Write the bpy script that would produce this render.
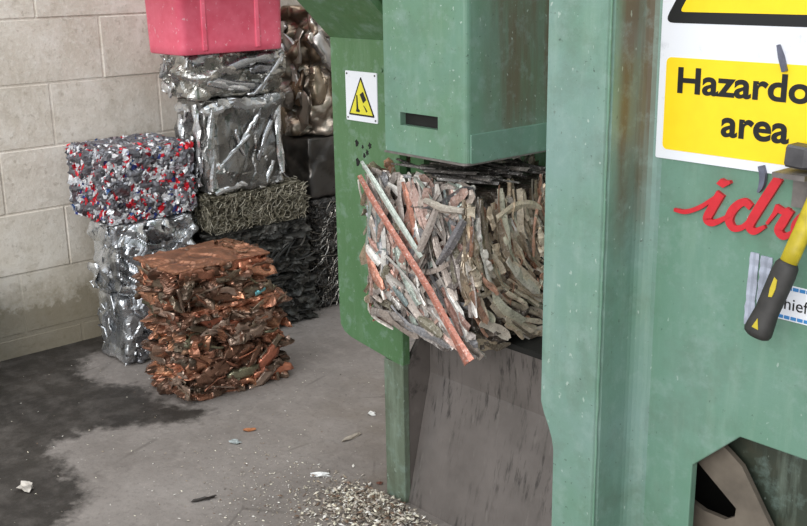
import bpy, bmesh, math, random
import numpy as np
from mathutils import Vector, Matrix, noise

for o in list(bpy.data.objects):
    bpy.data.objects.remove(o)
scene = bpy.context.scene
COL = scene.collection

# ------------------------------------------------------------------ camera
pitch, roll, yaw = math.radians(15.8), math.radians(1.0), math.radians(48.8)
d = Vector((-math.sin(yaw) * math.cos(pitch), math.cos(yaw) * math.cos(pitch), -math.sin(pitch)))
r0 = Vector((math.cos(yaw), math.sin(yaw), 0))
u0 = r0.cross(d)
ir = math.cos(roll) * r0 - math.sin(roll) * u0
iu = math.cos(roll) * u0 + math.sin(roll) * r0
cam_data = bpy.data.cameras.new('camera')
cam = bpy.data.objects.new('camera', cam_data)
COL.objects.link(cam)
m = Matrix((ir, iu, -d)).transposed().to_4x4()
m.translation = Vector((0, 0, 1.4))
cam.matrix_world = m
cam_data.sensor_width = 36
cam_data.lens = 1050 / 807 * 36
cam_data.clip_start = 0.05
scene.camera = cam

# ------------------------------------------------------------------ light
world = bpy.data.worlds.new('overcast_sky')
scene.world = world
world.use_nodes = True
bg = world.node_tree.nodes['Background']
bg.inputs[0].default_value = (0.86, 0.93, 1.0, 1)
bg.inputs[1].default_value = 0.95

def area(name, loc, target, sx, sy, power, color):
    l = bpy.data.lights.new(name, 'AREA')
    l.shape = 'RECTANGLE'
    l.size, l.size_y = sx, sy
    l.energy = power
    l.color = color
    o = bpy.data.objects.new(name, l)
    COL.objects.link(o)
    o.location = loc
    o.rotation_euler = (Vector(target) - Vector(loc)).to_track_quat('-Z', 'Y').to_euler()
    return o

# daylight of the yard door (behind the photographer) and of the roof lights
area('yard_door_daylight', (0.9, -4.6, 3.0), (-2.0, 1.8, 0.7), 4.5, 3.5, 330, (1.0, 0.98, 0.95))
area('roof_light_daylight', (-2.4, 0.6, 5.2), (-2.4, 1.6, 0), 2.5, 5.0, 130, (0.95, 0.98, 1.0))

vs = scene.view_settings
vs.view_transform = 'Standard'
vs.look = 'None'
vs.gamma = 1
vs.use_curve_mapping = False
vs.exposure = 0.0

# ------------------------------------------------------------------ helpers
def lin(r, g, b):
    f = lambda c: (c / 255 / 12.92) if c / 255 <= 0.04045 else ((c / 255 + 0.055) / 1.055) ** 2.4
    return (f(r), f(g), f(b), 1)

def tag(o, label=None, cat=None, group=None, kind=None):
    if label: o['label'] = label
    if cat: o['category'] = cat
    if group: o['group'] = group
    if kind: o['kind'] = kind
    return o

def empty(name, loc, rz=0):
    o = bpy.data.objects.new(name, None)
    o.empty_display_size = 0.05
    COL.objects.link(o)
    o.location = loc
    o.rotation_euler.z = rz
    return o

def link_mesh(name, me, mat, parent=None, smooth=False):
    o = bpy.data.objects.new(name, me)
    COL.objects.link(o)
    if mat and len(me.materials) == 0: me.materials.append(mat)
    if parent is not None:
        o.parent = parent
    if smooth:
        me.polygons.foreach_set('use_smooth', [True] * len(me.polygons))
    return o

def obj(name, bm, mat, parent=None, smooth=False):
    bmesh.ops.recalc_face_normals(bm, faces=bm.faces)
    me = bpy.data.meshes.new(name)
    bm.to_mesh(me); bm.free()
    return link_mesh(name, me, mat, parent, smooth)

def pydata(name, V, F, mat, parent=None, smooth=False, cols=None):
    me = bpy.data.meshes.new(name)
    me.from_pydata([tuple(v) for v in V], [], F)
    if cols is not None:
        a = me.color_attributes.new('Col', 'FLOAT_COLOR', 'POINT')
        c = np.ones((len(V), 4), np.float32); c[:, :3] = np.asarray(cols)[:, :3]
        a.data.foreach_set('color', c.ravel())
    me.update()
    return link_mesh(name, me, mat, parent, smooth)

def add_box(bm, x0, x1, y0, y1, z0, z1, bevel=0.0):
    r = bmesh.ops.create_cube(bm, size=1)
    vsx = r['verts']
    for v in vsx:
        v.co = Vector((x0 if v.co.x < 0 else x1, y0 if v.co.y < 0 else y1, z0 if v.co.z < 0 else z1))
    if bevel:
        es = {e for v in vsx for e in v.link_edges}
        bmesh.ops.bevel(bm, geom=list(es), offset=bevel, segments=2, affect='EDGES', profile=0.5)

def box(name, dims, mat, parent=None, bevel=0.0):
    bm = bmesh.new(); add_box(bm, *dims, bevel=bevel)
    return obj(name, bm, mat, parent)

def add_prism(bm, pts, y0, y1, axis='Y'):
    """closed outline in (x,z) [axis Y], (y,z) [axis X] or (x,y) [axis Z], extruded from y0 to y1"""
    def P(p, t):
        return {'Y': (p[0], t, p[1]), 'X': (t, p[0], p[1]), 'Z': (p[0], p[1], t)}[axis]
    A = [bm.verts.new(P(p, y0)) for p in pts]
    B = [bm.verts.new(P(p, y1)) for p in pts]
    bm.faces.new(A); bm.faces.new(B[::-1])
    n = len(pts)
    for i in range(n):
        bm.faces.new((A[i], B[i], B[(i + 1) % n], A[(i + 1) % n]))

def prism(name, pts, y0, y1, mat, parent=None, axis='Y', bevel=0.0):
    bm = bmesh.new(); add_prism(bm, pts, y0, y1, axis)
    if bevel:
        bmesh.ops.recalc_face_normals(bm, faces=bm.faces)
        es = [e for e in bm.edges if len(e.link_faces) == 2 and e.calc_face_angle() > 0.7]
        bmesh.ops.bevel(bm, geom=es, offset=bevel, segments=2, affect='EDGES', profile=0.5)
    return obj(name, bm, mat, parent)

def rounded_rect(x0, x1, z0, z1, r, n=5):
    out = []
    for cx, cz, a0 in ((x1 - r, z0 + r, -90), (x1 - r, z1 - r, 0), (x0 + r, z1 - r, 90), (x0 + r, z0 + r, 180)):
        for k in range(n + 1):
            a = math.radians(a0 + 90 * k / n)
            out.append((cx + r * math.cos(a), cz + r * math.sin(a)))
    return out

def round_poly(pts, r, n=5):
    out = []
    N = len(pts)
    for i in range(N):
        p0, p1, p2 = Vector(pts[i - 1]), Vector(pts[i]), Vector(pts[(i + 1) % N])
        a, b = (p0 - p1).normalized(), (p2 - p1).normalized()
        ang = a.angle(b); t = r / math.tan(ang / 2)
        s, e = p1 + a * t, p1 + b * t
        for k in range(n + 1):
            q = k / n
            out.append(tuple((1 - q) ** 2 * s + 2 * q * (1 - q) * p1 + q * q * e))
    return out

def tube_data(path, radii, seg=10, cap=True, flat=1.0, ref=Vector((0, 1, 0))):
    """sweep of an ellipse; flat squeezes it along ref"""
    V, F = [], []
    n = len(path)
    for i, p in enumerate(path):
        t = (path[min(i + 1, n - 1)] - path[max(i - 1, 0)]).normalized()
        b = ref - t * ref.dot(t); b.normalize(); a = b.cross(t)
        for k in range(seg):
            w = 2 * math.pi * k / seg
            V.append(p + a * math.cos(w) * radii[i] + b * math.sin(w) * radii[i] * flat)
    for i in range(n - 1):
        for k in range(seg):
            k2 = (k + 1) % seg
            F.append((i * seg + k, i * seg + k2, (i + 1) * seg + k2, (i + 1) * seg + k))
    if cap:
        F.append(tuple(range(seg))[::-1]); F.append(tuple((n - 1) * seg + k for k in range(seg)))
    return V, F

def ribbon_data(path, normals, widths, thick, cup):
    """bent flat strip with thickness: ring of 6 points per station"""
    V, F = [], []
    n = len(path)
    for i, p in enumerate(path):
        t = (path[min(i + 1, n - 1)] - path[max(i - 1, 0)]).normalized()
        nn = normals[i] - t * normals[i].dot(t); nn.normalize()
        s = t.cross(nn); w = widths[i]
        for a, h in ((-.5, 0), (-.2, cup), (.2, cup), (.5, 0), (.2, cup - thick), (-.2, cup - thick)):
            V.append(p + s * (a * w) + nn * h)
    for i in range(n - 1):
        for k in range(6):
            k2 = (k + 1) % 6
            F.append((i * 6 + k, i * 6 + k2, (i + 1) * 6 + k2, (i + 1) * 6 + k))
    F.append((5, 4, 3, 2, 1, 0)); b = (n - 1) * 6
    F.append(tuple(b + k for k in range(6)))
    return V, F

# ------------------------------------------------------------------ materials
class NT:
    def __init__(self, name):
        self.mat = bpy.data.materials.new(name); self.mat.use_nodes = True
        self.t = self.mat.node_tree; self.n = self.t.nodes; self.n.clear()
        self.out = self.n.new('ShaderNodeOutputMaterial')
        self.b = self.n.new('ShaderNodeBsdfPrincipled')
        self.t.links.new(self.b.outputs[0], self.out.inputs[0])
        self.tc = self.n.new('ShaderNodeTexCoord')
        self.geo = self.n.new('ShaderNodeNewGeometry')
    def link(self, a, b): self.t.links.new(a, b)
    def set(self, k, v):
        if hasattr(v, 'is_linked') or isinstance(v, bpy.types.NodeSocket): self.link(v, self.b.inputs[k])
        else: self.b.inputs[k].default_value = v
    def mapping(self, scale=(1, 1, 1), loc=(0, 0, 0), world=True):
        mp = self.n.new('ShaderNodeMapping')
        mp.inputs['Scale'].default_value = scale; mp.inputs['Location'].default_value = loc
        self.link(self.geo.outputs['Position'] if world else self.tc.outputs['Object'], mp.inputs[0])
        return mp.outputs[0]
    def noise(self, scale, detail=4, rough=0.55, vec=None, dist=0.0):
        x = self.n.new('ShaderNodeTexNoise')
        x.inputs['Scale'].default_value = scale; x.inputs['Detail'].default_value = detail
        x.inputs['Roughness'].default_value = rough; x.inputs['Distortion'].default_value = dist
        self.link(vec if vec is not None else self.geo.outputs['Position'], x.inputs['Vector'])
        return x.outputs['Fac']
    def voro(self, scale, vec=None, out='Distance', feature='F1'):
        x = self.n.new('ShaderNodeTexVoronoi'); x.feature = feature
        x.inputs['Scale'].default_value = scale
        self.link(vec if vec is not None else self.geo.outputs['Position'], x.inputs['Vector'])
        return x.outputs[out]
    def ramp(self, fac, stops):
        r = self.n.new('ShaderNodeValToRGB')
        e = r.color_ramp.elements
        while len(e) < len(stops): e.new(0.5)
        for i, (p, c) in enumerate(stops):
            e[i].position = p
            e[i].color = c if isinstance(c, tuple) else (c, c, c, 1)
        self.link(fac, r.inputs[0])
        return r.outputs[0]
    def math(self, op, a, b=0.0, clamp=False):
        x = self.n.new('ShaderNodeMath'); x.operation = op; x.use_clamp = clamp
        for i, v in enumerate((a, b)):
            if isinstance(v, bpy.types.NodeSocket): self.link(v, x.inputs[i])
            else: x.inputs[i].default_value = v
        return x.outputs[0]
    def mix(self, fac, a, b, mode='MIX'):
        x = self.n.new('ShaderNodeMix'); x.data_type = 'RGBA'; x.blend_type = mode
        for i, v in ((0, fac), (6, a), (7, b)):
            if isinstance(v, bpy.types.NodeSocket): self.link(v, x.inputs[i])
            else: x.inputs[i].default_value = v
        return x.outputs[2]
    def sep(self, vec=None):
        s = self.n.new('ShaderNodeSeparateXYZ')
        self.link(vec if vec is not None else self.geo.outputs['Position'], s.inputs[0])
        return s.outputs
    def attr(self, name='Col'):
        a = self.n.new('ShaderNodeAttribute'); a.attribute_name = name
        return a.outputs['Color']
    def objrand(self):
        return self.n.new('ShaderNodeObjectInfo').outputs['Random']
    def bump(self, h, strength=0.3, dist=0.01):
        b = self.n.new('ShaderNodeBump')
        b.inputs['Strength'].default_value = strength; b.inputs['Distance'].default_value = dist
        self.link(h, b.inputs['Height']); self.link(b.outputs[0], self.b.inputs['Normal'])

def plain(name, rgb, rough=0.5, metal=0.0, var=0.0, scale=30):
    k = NT(name)
    c = lin(*rgb)
    if var:
        dark = tuple(x * (1 - var) for x in c[:3]) + (1,)
        k.set('Base Color', k.ramp(k.noise(scale), [(0.35, dark), (0.65, c)]))
    else:
        k.set('Base Color', c)
    k.set('Roughness', rough); k.set('Metallic', metal)
    return k.mat

def green_paint(name, base=(92, 132, 100), alt=(78, 120, 72), grime=0.3, chips=0.5, streak=None, rust_face=None):
    k = NT(name)
    v = k.noise(5, 5, 0.6)
    col = k.mix(k.ramp(v, [(0.35, 0.0), (0.7, 1.0)]), lin(*base), lin(*alt))
    # fine vertical weathering
    st = k.noise(1.0, 5, 0.65, k.mapping((42, 42, 5)))
    col = k.mix(k.math('MULTIPLY', k.ramp(st, [(0.5, 0.0), (0.75, 1.0)]), 0.35 * grime + 0.06), col, lin(168, 186, 170))
    # grime clouds
    g = k.noise(9, 6, 0.7)
    col = k.mix(k.math('MULTIPLY', k.ramp(g, [(0.48, 0.0), (0.72, 1.0)]), grime), col, lin(74, 72, 56))
    if streak:      # brown dribbles, stretched downwards, on the faces turned to +X
        x0, x1, z0, z1, amt = streak
        s = k.noise(1.0, 4, 0.6, k.mapping((30, 30, 3)))
        msk = k.ramp(s, [(0.4, 0.0), (0.62, 1.0)])
        nx = k.sep(k.geo.outputs['Normal'])[0]
        P = k.sep()
        my = k.n.new('ShaderNodeMapRange'); my.interpolation_type = 'SMOOTHSTEP'
        my.inputs[1].default_value, my.inputs[2].default_value = x0, x1
        k.link(P[1], my.inputs[0])
        mz = k.n.new('ShaderNodeMapRange'); mz.interpolation_type = 'SMOOTHSTEP'
        mz.inputs[1].default_value, mz.inputs[2].default_value = z0, z1
        wob = k.math('ADD', P[2], k.math('MULTIPLY', k.noise(14, 3), 0.16))
        k.link(wob, mz.inputs[0])
        f = k.math('MULTIPLY', k.math('MULTIPLY', k.ramp(nx, [(0.4, 0.0), (0.8, 1.0)]), my.outputs[0]), mz.outputs[0])
        f = k.math('MULTIPLY', f, k.math('ADD', k.math('MULTIPLY', msk, 0.45), 0.5))
        col = k.mix(k.math('MULTIPLY', f, amt, True), col, lin(98, 88, 70))
    # chips: dark spots and pale scratches
    c1 = k.noise(120, 3, 0.6)
    col = k.mix(k.math('MULTIPLY', k.ramp(c1, [(0.67, 0.0), (0.73, 1.0)]), chips), col, lin(48, 55, 46))
    c2 = k.noise(1.0, 2, 0.5, k.mapping((120, 120, 75), (0, 0, 3)))
    col = k.mix(k.math('MULTIPLY', k.ramp(c2, [(0.70, 0.0), (0.74, 1.0)]), chips), col, lin(176, 190, 180))
    c4 = k.noise(22, 5, 0.7, k.mapping((1, 1, 1), (5, 3, 1)))
    col = k.mix(k.math('MULTIPLY', k.ramp(c4, [(0.52, 0.0), (0.7, 1.0)]), 0.45), col, lin(138, 160, 152))
    k.set('Base Color', col)
    k.set('Roughness', k.ramp(g, [(0.3, 0.32), (0.7, 0.55)]))
    k.set('Specular IOR Level', 0.5)
    k.bump(k.math('ADD', c1, k.math('MULTIPLY', v, 2.0)), 0.12, 0.004)
    return k.mat

def metal_attr(name, rough=(0.2, 0.45), metal=0.9, scale=40, dirt=0.3, dirtcol=(60, 55, 50), bump=0.25, bscale=90):
    k = NT(name)
    n = k.noise(scale, 4, 0.6)
    col = k.mix(k.math('MULTIPLY', k.ramp(n, [(0.45, 0.0), (0.75, 1.0)]), dirt), k.attr(), lin(*dirtcol))
    k.set('Base Color', col)
    k.set('Metallic', metal)
    k.set('Roughness', k.ramp(n, [(0.3, rough[0]), (0.7, rough[1])]))
    k.bump(k.noise(bscale, 3, 0.6), bump, 0.004)
    return k.mat

def strip_metal(name):
    """scrap strip: colour varies by piece"""
    k = NT(name)
    n = k.noise(60, 4, 0.6)
    col = k.mix(k.math('MULTIPLY', k.ramp(n, [(0.4, 0.0), (0.75, 1.0)]), 0.45), k.attr(), lin(104, 94, 86))
    n2 = k.noise(170, 3, 0.7)
    col = k.mix(k.math('MULTIPLY', k.ramp(n2, [(0.55, 0.0), (0.68, 1.0)]), 0.5), col, lin(226, 220, 212))
    col = k.mix(k.math('MULTIPLY', k.ramp(n2, [(0.33, 1.0), (0.43, 0.0)]), 0.6), col, lin(58, 52, 46))
    k.set('Base Color', col); k.set('Metallic', 0.4)
    k.set('Roughness', k.ramp(n, [(0.3, 0.26), (0.7, 0.5)]))
    k.bump(k.noise(140, 3, 0.6), 0.25, 0.003)
    return k.mat

M = {}
M['green'] = green_paint('green_machine_paint', base=(108, 142, 126), alt=(96, 134, 112), grime=0.28, chips=0.5)
M['green_post'] = green_paint('green_post_paint', base=(84, 120, 82), alt=(76, 112, 72), grime=0.12, chips=0.2)
M['green_hopper'] = green_paint('green_hopper_paint', base=(106, 142, 126), alt=(98, 134, 106), grime=0.2, chips=0.7, streak=(1.585, 1.72, 1.0, 1.2, 0.95))
M['green_column'] = green_paint('green_column_paint', base=(118, 146, 138), alt=(104, 138, 120), grime=0.35, chips=0.6, streak=(1.252, 1.285, 1.0, 1.24, 1.2))
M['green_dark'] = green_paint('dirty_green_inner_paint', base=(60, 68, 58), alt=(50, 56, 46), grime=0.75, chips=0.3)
M['green_leg'] = green_paint('worn_green_leg_paint', base=(102, 114, 98), alt=(90, 102, 84), grime=0.6, chips=0.5)
M['brace'] = plain('grimy_brown_steel', (122, 112, 100), 0.6, 0.2, 0.35, 18)
M['black'] = plain('black_print', (22, 22, 22), 0.45)
M['yellow'] = plain('yellow_sign_print', (250, 214, 30), 0.4, 0, 0.05, 40)
M['yellow_small'] = plain('faded_yellow_print', (226, 216, 60), 0.45, 0, 0.1, 60)
M['red'] = plain('red_lettering_paint', (205, 40, 50), 0.45, 0, 0.12, 80)
M['blue'] = plain('blue_label_print', (60, 130, 190), 0.45)
M['grip'] = plain('black_rubber_grip', (52, 50, 48), 0.6, 0, 0.3, 60)
M['hyellow'] = plain('yellow_fibreglass_handle', (196, 176, 40), 0.45, 0, 0.25, 60)
M['hsteel'] = plain('dark_forged_steel', (98, 96, 98), 0.5, 0.55, 0.35, 40)
M['dark'] = plain('dark_steel_and_hole_shade', (30, 30, 27), 0.7, 0.2, 0.3, 20)  # dark steel, also the painted shade inside the slot and lower opening
M['bracket'] = plain('grey_bracket_steel', (132, 126, 122), 0.5, 0.5, 0.3, 50)

def sign_white():
    k = NT('scuffed_white_sign_sheet')
    n = k.noise(28, 5, 0.7)
    k.set('Base Color', k.mix(k.math('MULTIPLY', k.ramp(n, [(0.6, 0.0), (0.7, 1.0)]), 0.35), lin(228, 230, 236), lin(170, 172, 180)))
    k.set('Roughness', 0.4)
    return k.mat
M['white'] = sign_white()

def ramp_steel():
    k = NT('scraped_dirty_steel')
    n = k.noise(7, 5, 0.6)
    s = k.noise(1.0, 5, 0.7, k.mapping((70, 12, 12)))
    col = k.ramp(n, [(0.3, lin(104, 98, 94)), (0.7, lin(128, 121, 117))])
    col = k.mix(k.math('MULTIPLY', k.math('MULTIPLY', k.ramp(s, [(0.53, 0.0), (0.66, 1.0)]), k.ramp(k.noise(6, 3, 0.6, k.mapping((1, 1, 1), (7, 0, 3))), [(0.42, 0.1), (0.6, 1.0)])), 0.8), col, lin(46, 44, 42))
    s2 = k.noise(1.0, 3, 0.6, k.mapping((70, 12, 12), (3, 1, 7)))
    col = k.mix(k.math('MULTIPLY', k.ramp(s2, [(0.62, 0.0), (0.7, 1.0)]), 0.4), col, lin(140, 134, 128))
    k.set('Base Color', col); k.set('Metallic', 0.35); k.set('Roughness', 0.5)
    k.bump(s, 0.15, 0.004)
    return k.mat
M['ramp'] = ramp_steel()

def concrete_block():
    k = NT('rough_concrete_block')
    n = k.noise(3.2, 5, 0.6); f = k.noise(70, 4, 0.7)
    col = k.ramp(n, [(0.3, lin(194, 184, 170)), (0.7, lin(222, 214, 204))])
    col = k.mix(k.math('MULTIPLY', k.ramp(f, [(0.5, 0.0), (0.68, 1.0)]), 0.5), col, lin(232, 226, 217))
    sl = k.noise(7, 6, 0.7, k.mapping((1, 1, 1), (1, 6, 2)))
    col = k.mix(k.math('MULTIPLY', k.ramp(sl, [(0.5, 0.0), (0.66, 1.0)]), 0.5), col, lin(232, 227, 220))
    s3 = k.noise(15, 6, 0.75, k.mapping((1, 1, 1), (4, 1, 7)))
    col = k.mix(k.math('MULTIPLY', k.ramp(s3, [(0.5, 0.0), (0.68, 1.0)]), 0.45), col, lin(168, 158, 144))
    f2 = k.noise(45, 3, 0.6, k.mapping((1, 1, 1), (4, 2, 9)))
    col = k.mix(k.math('MULTIPLY', k.ramp(f2, [(0.60, 0.0), (0.70, 1.0)]), 0.4), col, lin(140, 128, 112))
    r = k.objrand()
    col = k.mix(k.math('MULTIPLY', r, 0.16), col, lin(170, 158, 140))
    # rising damp and splashed dirt along the foot of the wall
    z = k.sep()[2]
    zz = k.math('ADD', z, k.math('MULTIPLY', k.noise(11, 5, 0.7), -0.36))
    damp = k.ramp(zz, [(0.0, 1.0), (0.02, 0.6), (0.10, 0.0)])
    col = k.mix(k.math('MULTIPLY', damp, 0.7), col, lin(110, 98, 76))
    ylw = k.ramp(k.math('ADD', z, k.math('MULTIPLY', k.noise(9, 4, 0.65, k.mapping((1, 1, 1), (2, 2, 2))), -0.5)), [(0.0, 1.0), (0.3, 0.0)])
    col = k.mix(k.math('MULTIPLY', ylw, 0.18), col, lin(150, 142, 108))
    k.set('Base Color', col); k.set('Roughness', 0.9)
    k.bump(k.math('ADD', f, k.math('MULTIPLY', sl, 1.5)), 0.4, 0.005)
    return k.mat
M['block'] = concrete_block()
M['mortar'] = plain('grey_cream_mortar', (206, 198, 186), 0.95, 0, 0.25, 14)

def floor_mat():
    k = NT('worn_wet_concrete_floor')
    n = k.noise(3.5, 6, 0.6); f = k.noise(55, 4, 0.7)
    dry = k.ramp(n, [(0.3, lin(118, 111, 106)), (0.7, lin(142, 135, 130))])
    dry = k.mix(k.math('MULTIPLY', k.ramp(f, [(0.5, 0.0), (0.7, 1.0)]), 0.4), dry, lin(94, 87, 82))
    f3 = k.noise(20, 5, 0.7, k.mapping((1, 1, 1), (3, 8, 0)))
    dry = k.mix(k.math('MULTIPLY', k.ramp(f3, [(0.5, 0.0), (0.68, 1.0)]), 0.35), dry, lin(158, 150, 144))
    cr = k.voro(3.1, k.mapping((1, 1, 1), (0.3, 0.2, 0)), 'Distance', 'DISTANCE_TO_EDGE')
    crn = k.noise(4, 3, 0.6, k.mapping((1, 1, 1), (9, 4, 0)))
    dry = k.mix(k.math('MULTIPLY', k.math('MULTIPLY', k.ramp(cr, [(0.006, 1.0), (0.016, 0.0)]), k.ramp(crn, [(0.52, 0.0), (0.62, 1.0)])), 0.35), dry, lin(60, 54, 48))
    sp = k.voro(42, None, 'Distance')
    spn = k.noise(11, 3, 0.6)
    specks = k.math('MULTIPLY', k.ramp(sp, [(0.09, 1.0), (0.13, 0.0)]), k.ramp(spn, [(0.5, 0.0), (0.6, 1.0)]))
    dry = k.mix(k.math('MULTIPLY', specks, 0.6), dry, lin(190, 186, 180))
    sep = k.n.new('ShaderNodeSeparateColor'); k.link(k.attr('Wet'), sep.inputs[0])
    w = k.math('ADD', sep.outputs[0], k.math('MULTIPLY', k.math('SUBTRACT', k.noise(16, 5, 0.65), 0.5), 1.1))
    wet = k.math('MULTIPLY', k.ramp(w, [(0.34, 0.0), (0.62, 1.0)]), k.ramp(k.noise(10, 6, 0.7, k.mapping((1, 1, 1), (2, 5, 0))), [(0.30, 0.72), (0.55, 1.0)]))
    col = k.mix(k.math('MULTIPLY', wet, 0.9), dry, k.ramp(n, [(0.35, lin(20, 17, 14)), (0.7, lin(36, 31, 25))]))
    brown = k.math('MULTIPLY', sep.outputs[1], k.ramp(k.noise(8, 4), [(0.35, 0.2), (0.7, 1.0)]))
    col = k.mix(k.math('MULTIPLY', brown, 0.6), col, lin(96, 82, 64))
    k.set('Base Color', col)
    k.set('Roughness', k.math('SUBTRACT', 0.8, k.math('MULTIPLY', wet, 0.22)))
    k.set('Specular IOR Level', 0.35)
    k.bump(k.math('ADD', f, k.math('MULTIPLY', n, 3.0)), 0.3, 0.006)
    return k.mat
M['floor'] = floor_mat()

def pink_plastic():
    k = NT('scuffed_red_plastic')
    n = k.noise(14, 4, 0.6)
    col = k.ramp(n, [(0.3, lin(220, 84, 108)), (0.7, lin(234, 112, 134))])
    s = k.noise(1.0, 4, 0.7, k.mapping((60, 60, 45)))
    col = k.mix(k.math('MULTIPLY', k.ramp(s, [(0.62, 0.0), (0.68, 1.0)]), 0.8), col, lin(236, 190, 196))
    k.set('Base Color', col); k.set('Roughness', 0.38)
    return k.mat
M['pink'] = pink_plastic()
M['alu'] = metal_attr('crumpled_aluminium', (0.16, 0.36), 0.85, 30, 0.18, (70, 70, 70))
M['cans'] = metal_attr('crushed_can_metal', (0.25, 0.45), 0.3, 50, 0.15, (60, 60, 62))
M['copper'] = metal_attr('tarnished_copper', (0.2, 0.42), 0.6, 34, 0.55, (58, 44, 34))
M['darkscrap'] = metal_attr('dark_scrap_metal', (0.4, 0.65), 0.5, 40, 0.4, (40, 40, 38))
M['bronze'] = metal_attr('bent_bronze_grey_sheet', (0.25, 0.42), 0.85, 12, 0.35, (84, 70, 56), 0.1, 30)
M['strip'] = strip_metal('mixed_scrap_strip')
M['chips'] = plain('unused_chip', (200, 196, 186), 0.5)
M['chipattr'] = metal_attr('loose_metal_chips', (0.45, 0.7), 0.15, 60, 0.2, (120, 112, 104), 0.1)
M['tape'] = plain('silver_foil_tape', (178, 184, 200), 0.45, 0.3, 0.3, 45)
M['sliver'] = plain('dull_lead_sliver', (112, 114, 130), 0.55, 0.4, 0.3, 80)

# ------------------------------------------------------------------ room shell
XW = -3.773            # face of the block wall
def wet_value(x, y):
    poly = [(-4.2, 1.35), (-3.80, 1.86), (-3.62, 1.70), (-3.60, 1.55), (-3.47, 1.45), (-3.29, 1.47), (-3.20, 1.55), (-2.98, 1.545),
            (-2.84, 1.62), (-2.80, 1.54), (-2.91, 1.37), (-2.98, 1.23), (-2.93, 1.11), (-2.76, 1.09), (-2.57, 1.07), (-2.46, 0.94),
            (-2.30, 0.70), (-2.3, 0.2), (-4.2, 0.2)]
    inside = False; dm = 9
    n = len(poly)
    for i in range(n):
        x1, y1 = poly[i]; x2, y2 = poly[(i + 1) % n]
        if (y1 > y) != (y2 > y) and x < (x2 - x1) * (y - y1) / (y2 - y1) + x1:
            inside = not inside
        dx, dy = x2 - x1, y2 - y1
        t = max(0, min(1, ((x - x1) * dx + (y - y1) * dy) / (dx * dx + dy * dy)))
        dm = min(dm, math.hypot(x - x1 - t * dx, y - y1 - t * dy))
    return max(0, min(1, 0.5 + (dm if inside else -dm) * 5.0))

gx = list(np.arange(-3.9, -1.0, 0.03)) + [-0.9, -0.4, 0.5, 2, 4]
gy = [-6, -3, -1, 0, 0.4] + list(np.arange(0.5, 2.6, 0.03)) + [2.8, 3.4, 4.3]
V = [(x, y, 0) for y in gy for x in gx]
F = [(j * len(gx) + i, j * len(gx) + i + 1, (j + 1) * len(gx) + i + 1, (j + 1) * len(gx) + i)
     for j in range(len(gy) - 1) for i in range(len(gx) - 1)]
floor = pydata('floor', V, F, M['floor'])
at = floor.data.color_attributes.new('Wet', 'FLOAT_COLOR', 'POINT')
wc = []
for x, y, z in V:
    br = math.exp(-((x + 2.35) / 0.35) ** 2 - ((y - 2.2) / 0.4) ** 2) + math.exp(-((x + 2.02) / 0.1) ** 2 - ((y - 1.75) / 0.3) ** 2)
    wc += [wet_value(x, y), min(1, br), 0, 1]
at.data.foreach_set('color', wc)
tag(floor, 'grey concrete floor with a dark wet patch by the block wall', kind='structure')

wall_left = box('wall_left', (XW - 0.2, XW - 0.0035, -1.0, 4.3, 0, 4.6), M['block'])
tag(wall_left, 'pale rough concrete block wall behind the bales', kind='structure')
bm = bmesh.new(); add_box(bm, -0.1, 0.0, -0.2190, 0.2190, -0.1135, 0.1135)
bmesh.ops.bevel(bm, geom=list(bm.edges), offset=0.0035, segments=1, affect='EDGES')
bmesh.ops.recalc_face_normals(bm, faces=bm.faces)
blk = bpy.data.meshes.new('concrete_block'); bm.to_mesh(blk); bm.free(); blk.materials.append(M['block'])
random.seed(4)
joints = {0: 1.62, 1: 1.40, 2: 1.60, 3: 1.378, 4: 1.593, 5: 1.81, 6: 1.57, 7: 1.80, 8: 1.58, 9: 1.80}
pitchz = 0.231
z_first = 0.547 - 3 * pitchz
for k in range(0, 10):
    zc = z_first + (k + 0.5) * pitchz
    for j in range(-4, 6):
        b = bpy.data.objects.new('concrete_block', blk)
        COL.objects.link(b); b.parent = wall_left
        b.location = (XW + random.uniform(-0.003, 0.002), joints[k] + (j + 0.5) * 0.442, zc)
        if k == 0:
            b.location.z = zc; b.scale.z = 0.9
wall_back = box('wall_back', (XW - 0.2, 4.0, 4.3, 4.5, 0, 4.6), M['block'])
tag(wall_back, 'pale concrete wall far behind the bale stacks', kind='structure')

# ------------------------------------------------------------------ baling press
press = empty('baling_press', (-1.5, 1.68, 0))
tag(press, 'large green painted baling press with worn chute and side panel', 'baling press')
def pp(o):            # parent keeping world coordinates
    o.parent = press
    o.matrix_parent_inverse = Matrix.Translation((1.5, -1.68, 0))
    return o
def sub(o, parent):
    o.parent = parent
    o.matrix_parent_inverse = Matrix.Identity(4)
    return o

YP = 1.342
side = pp(prism('side_panel', [(-0.975, 0), (-0.846, 0), (-0.844, 0.627), (-0.765, 0.703), (-0.20, 0.703), (-0.20, 0), (0.7, 0), (0.7, 2.4), (-0.975, 2.4)],
                YP, YP + 0.016, M['green'], bevel=0.002))
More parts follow.
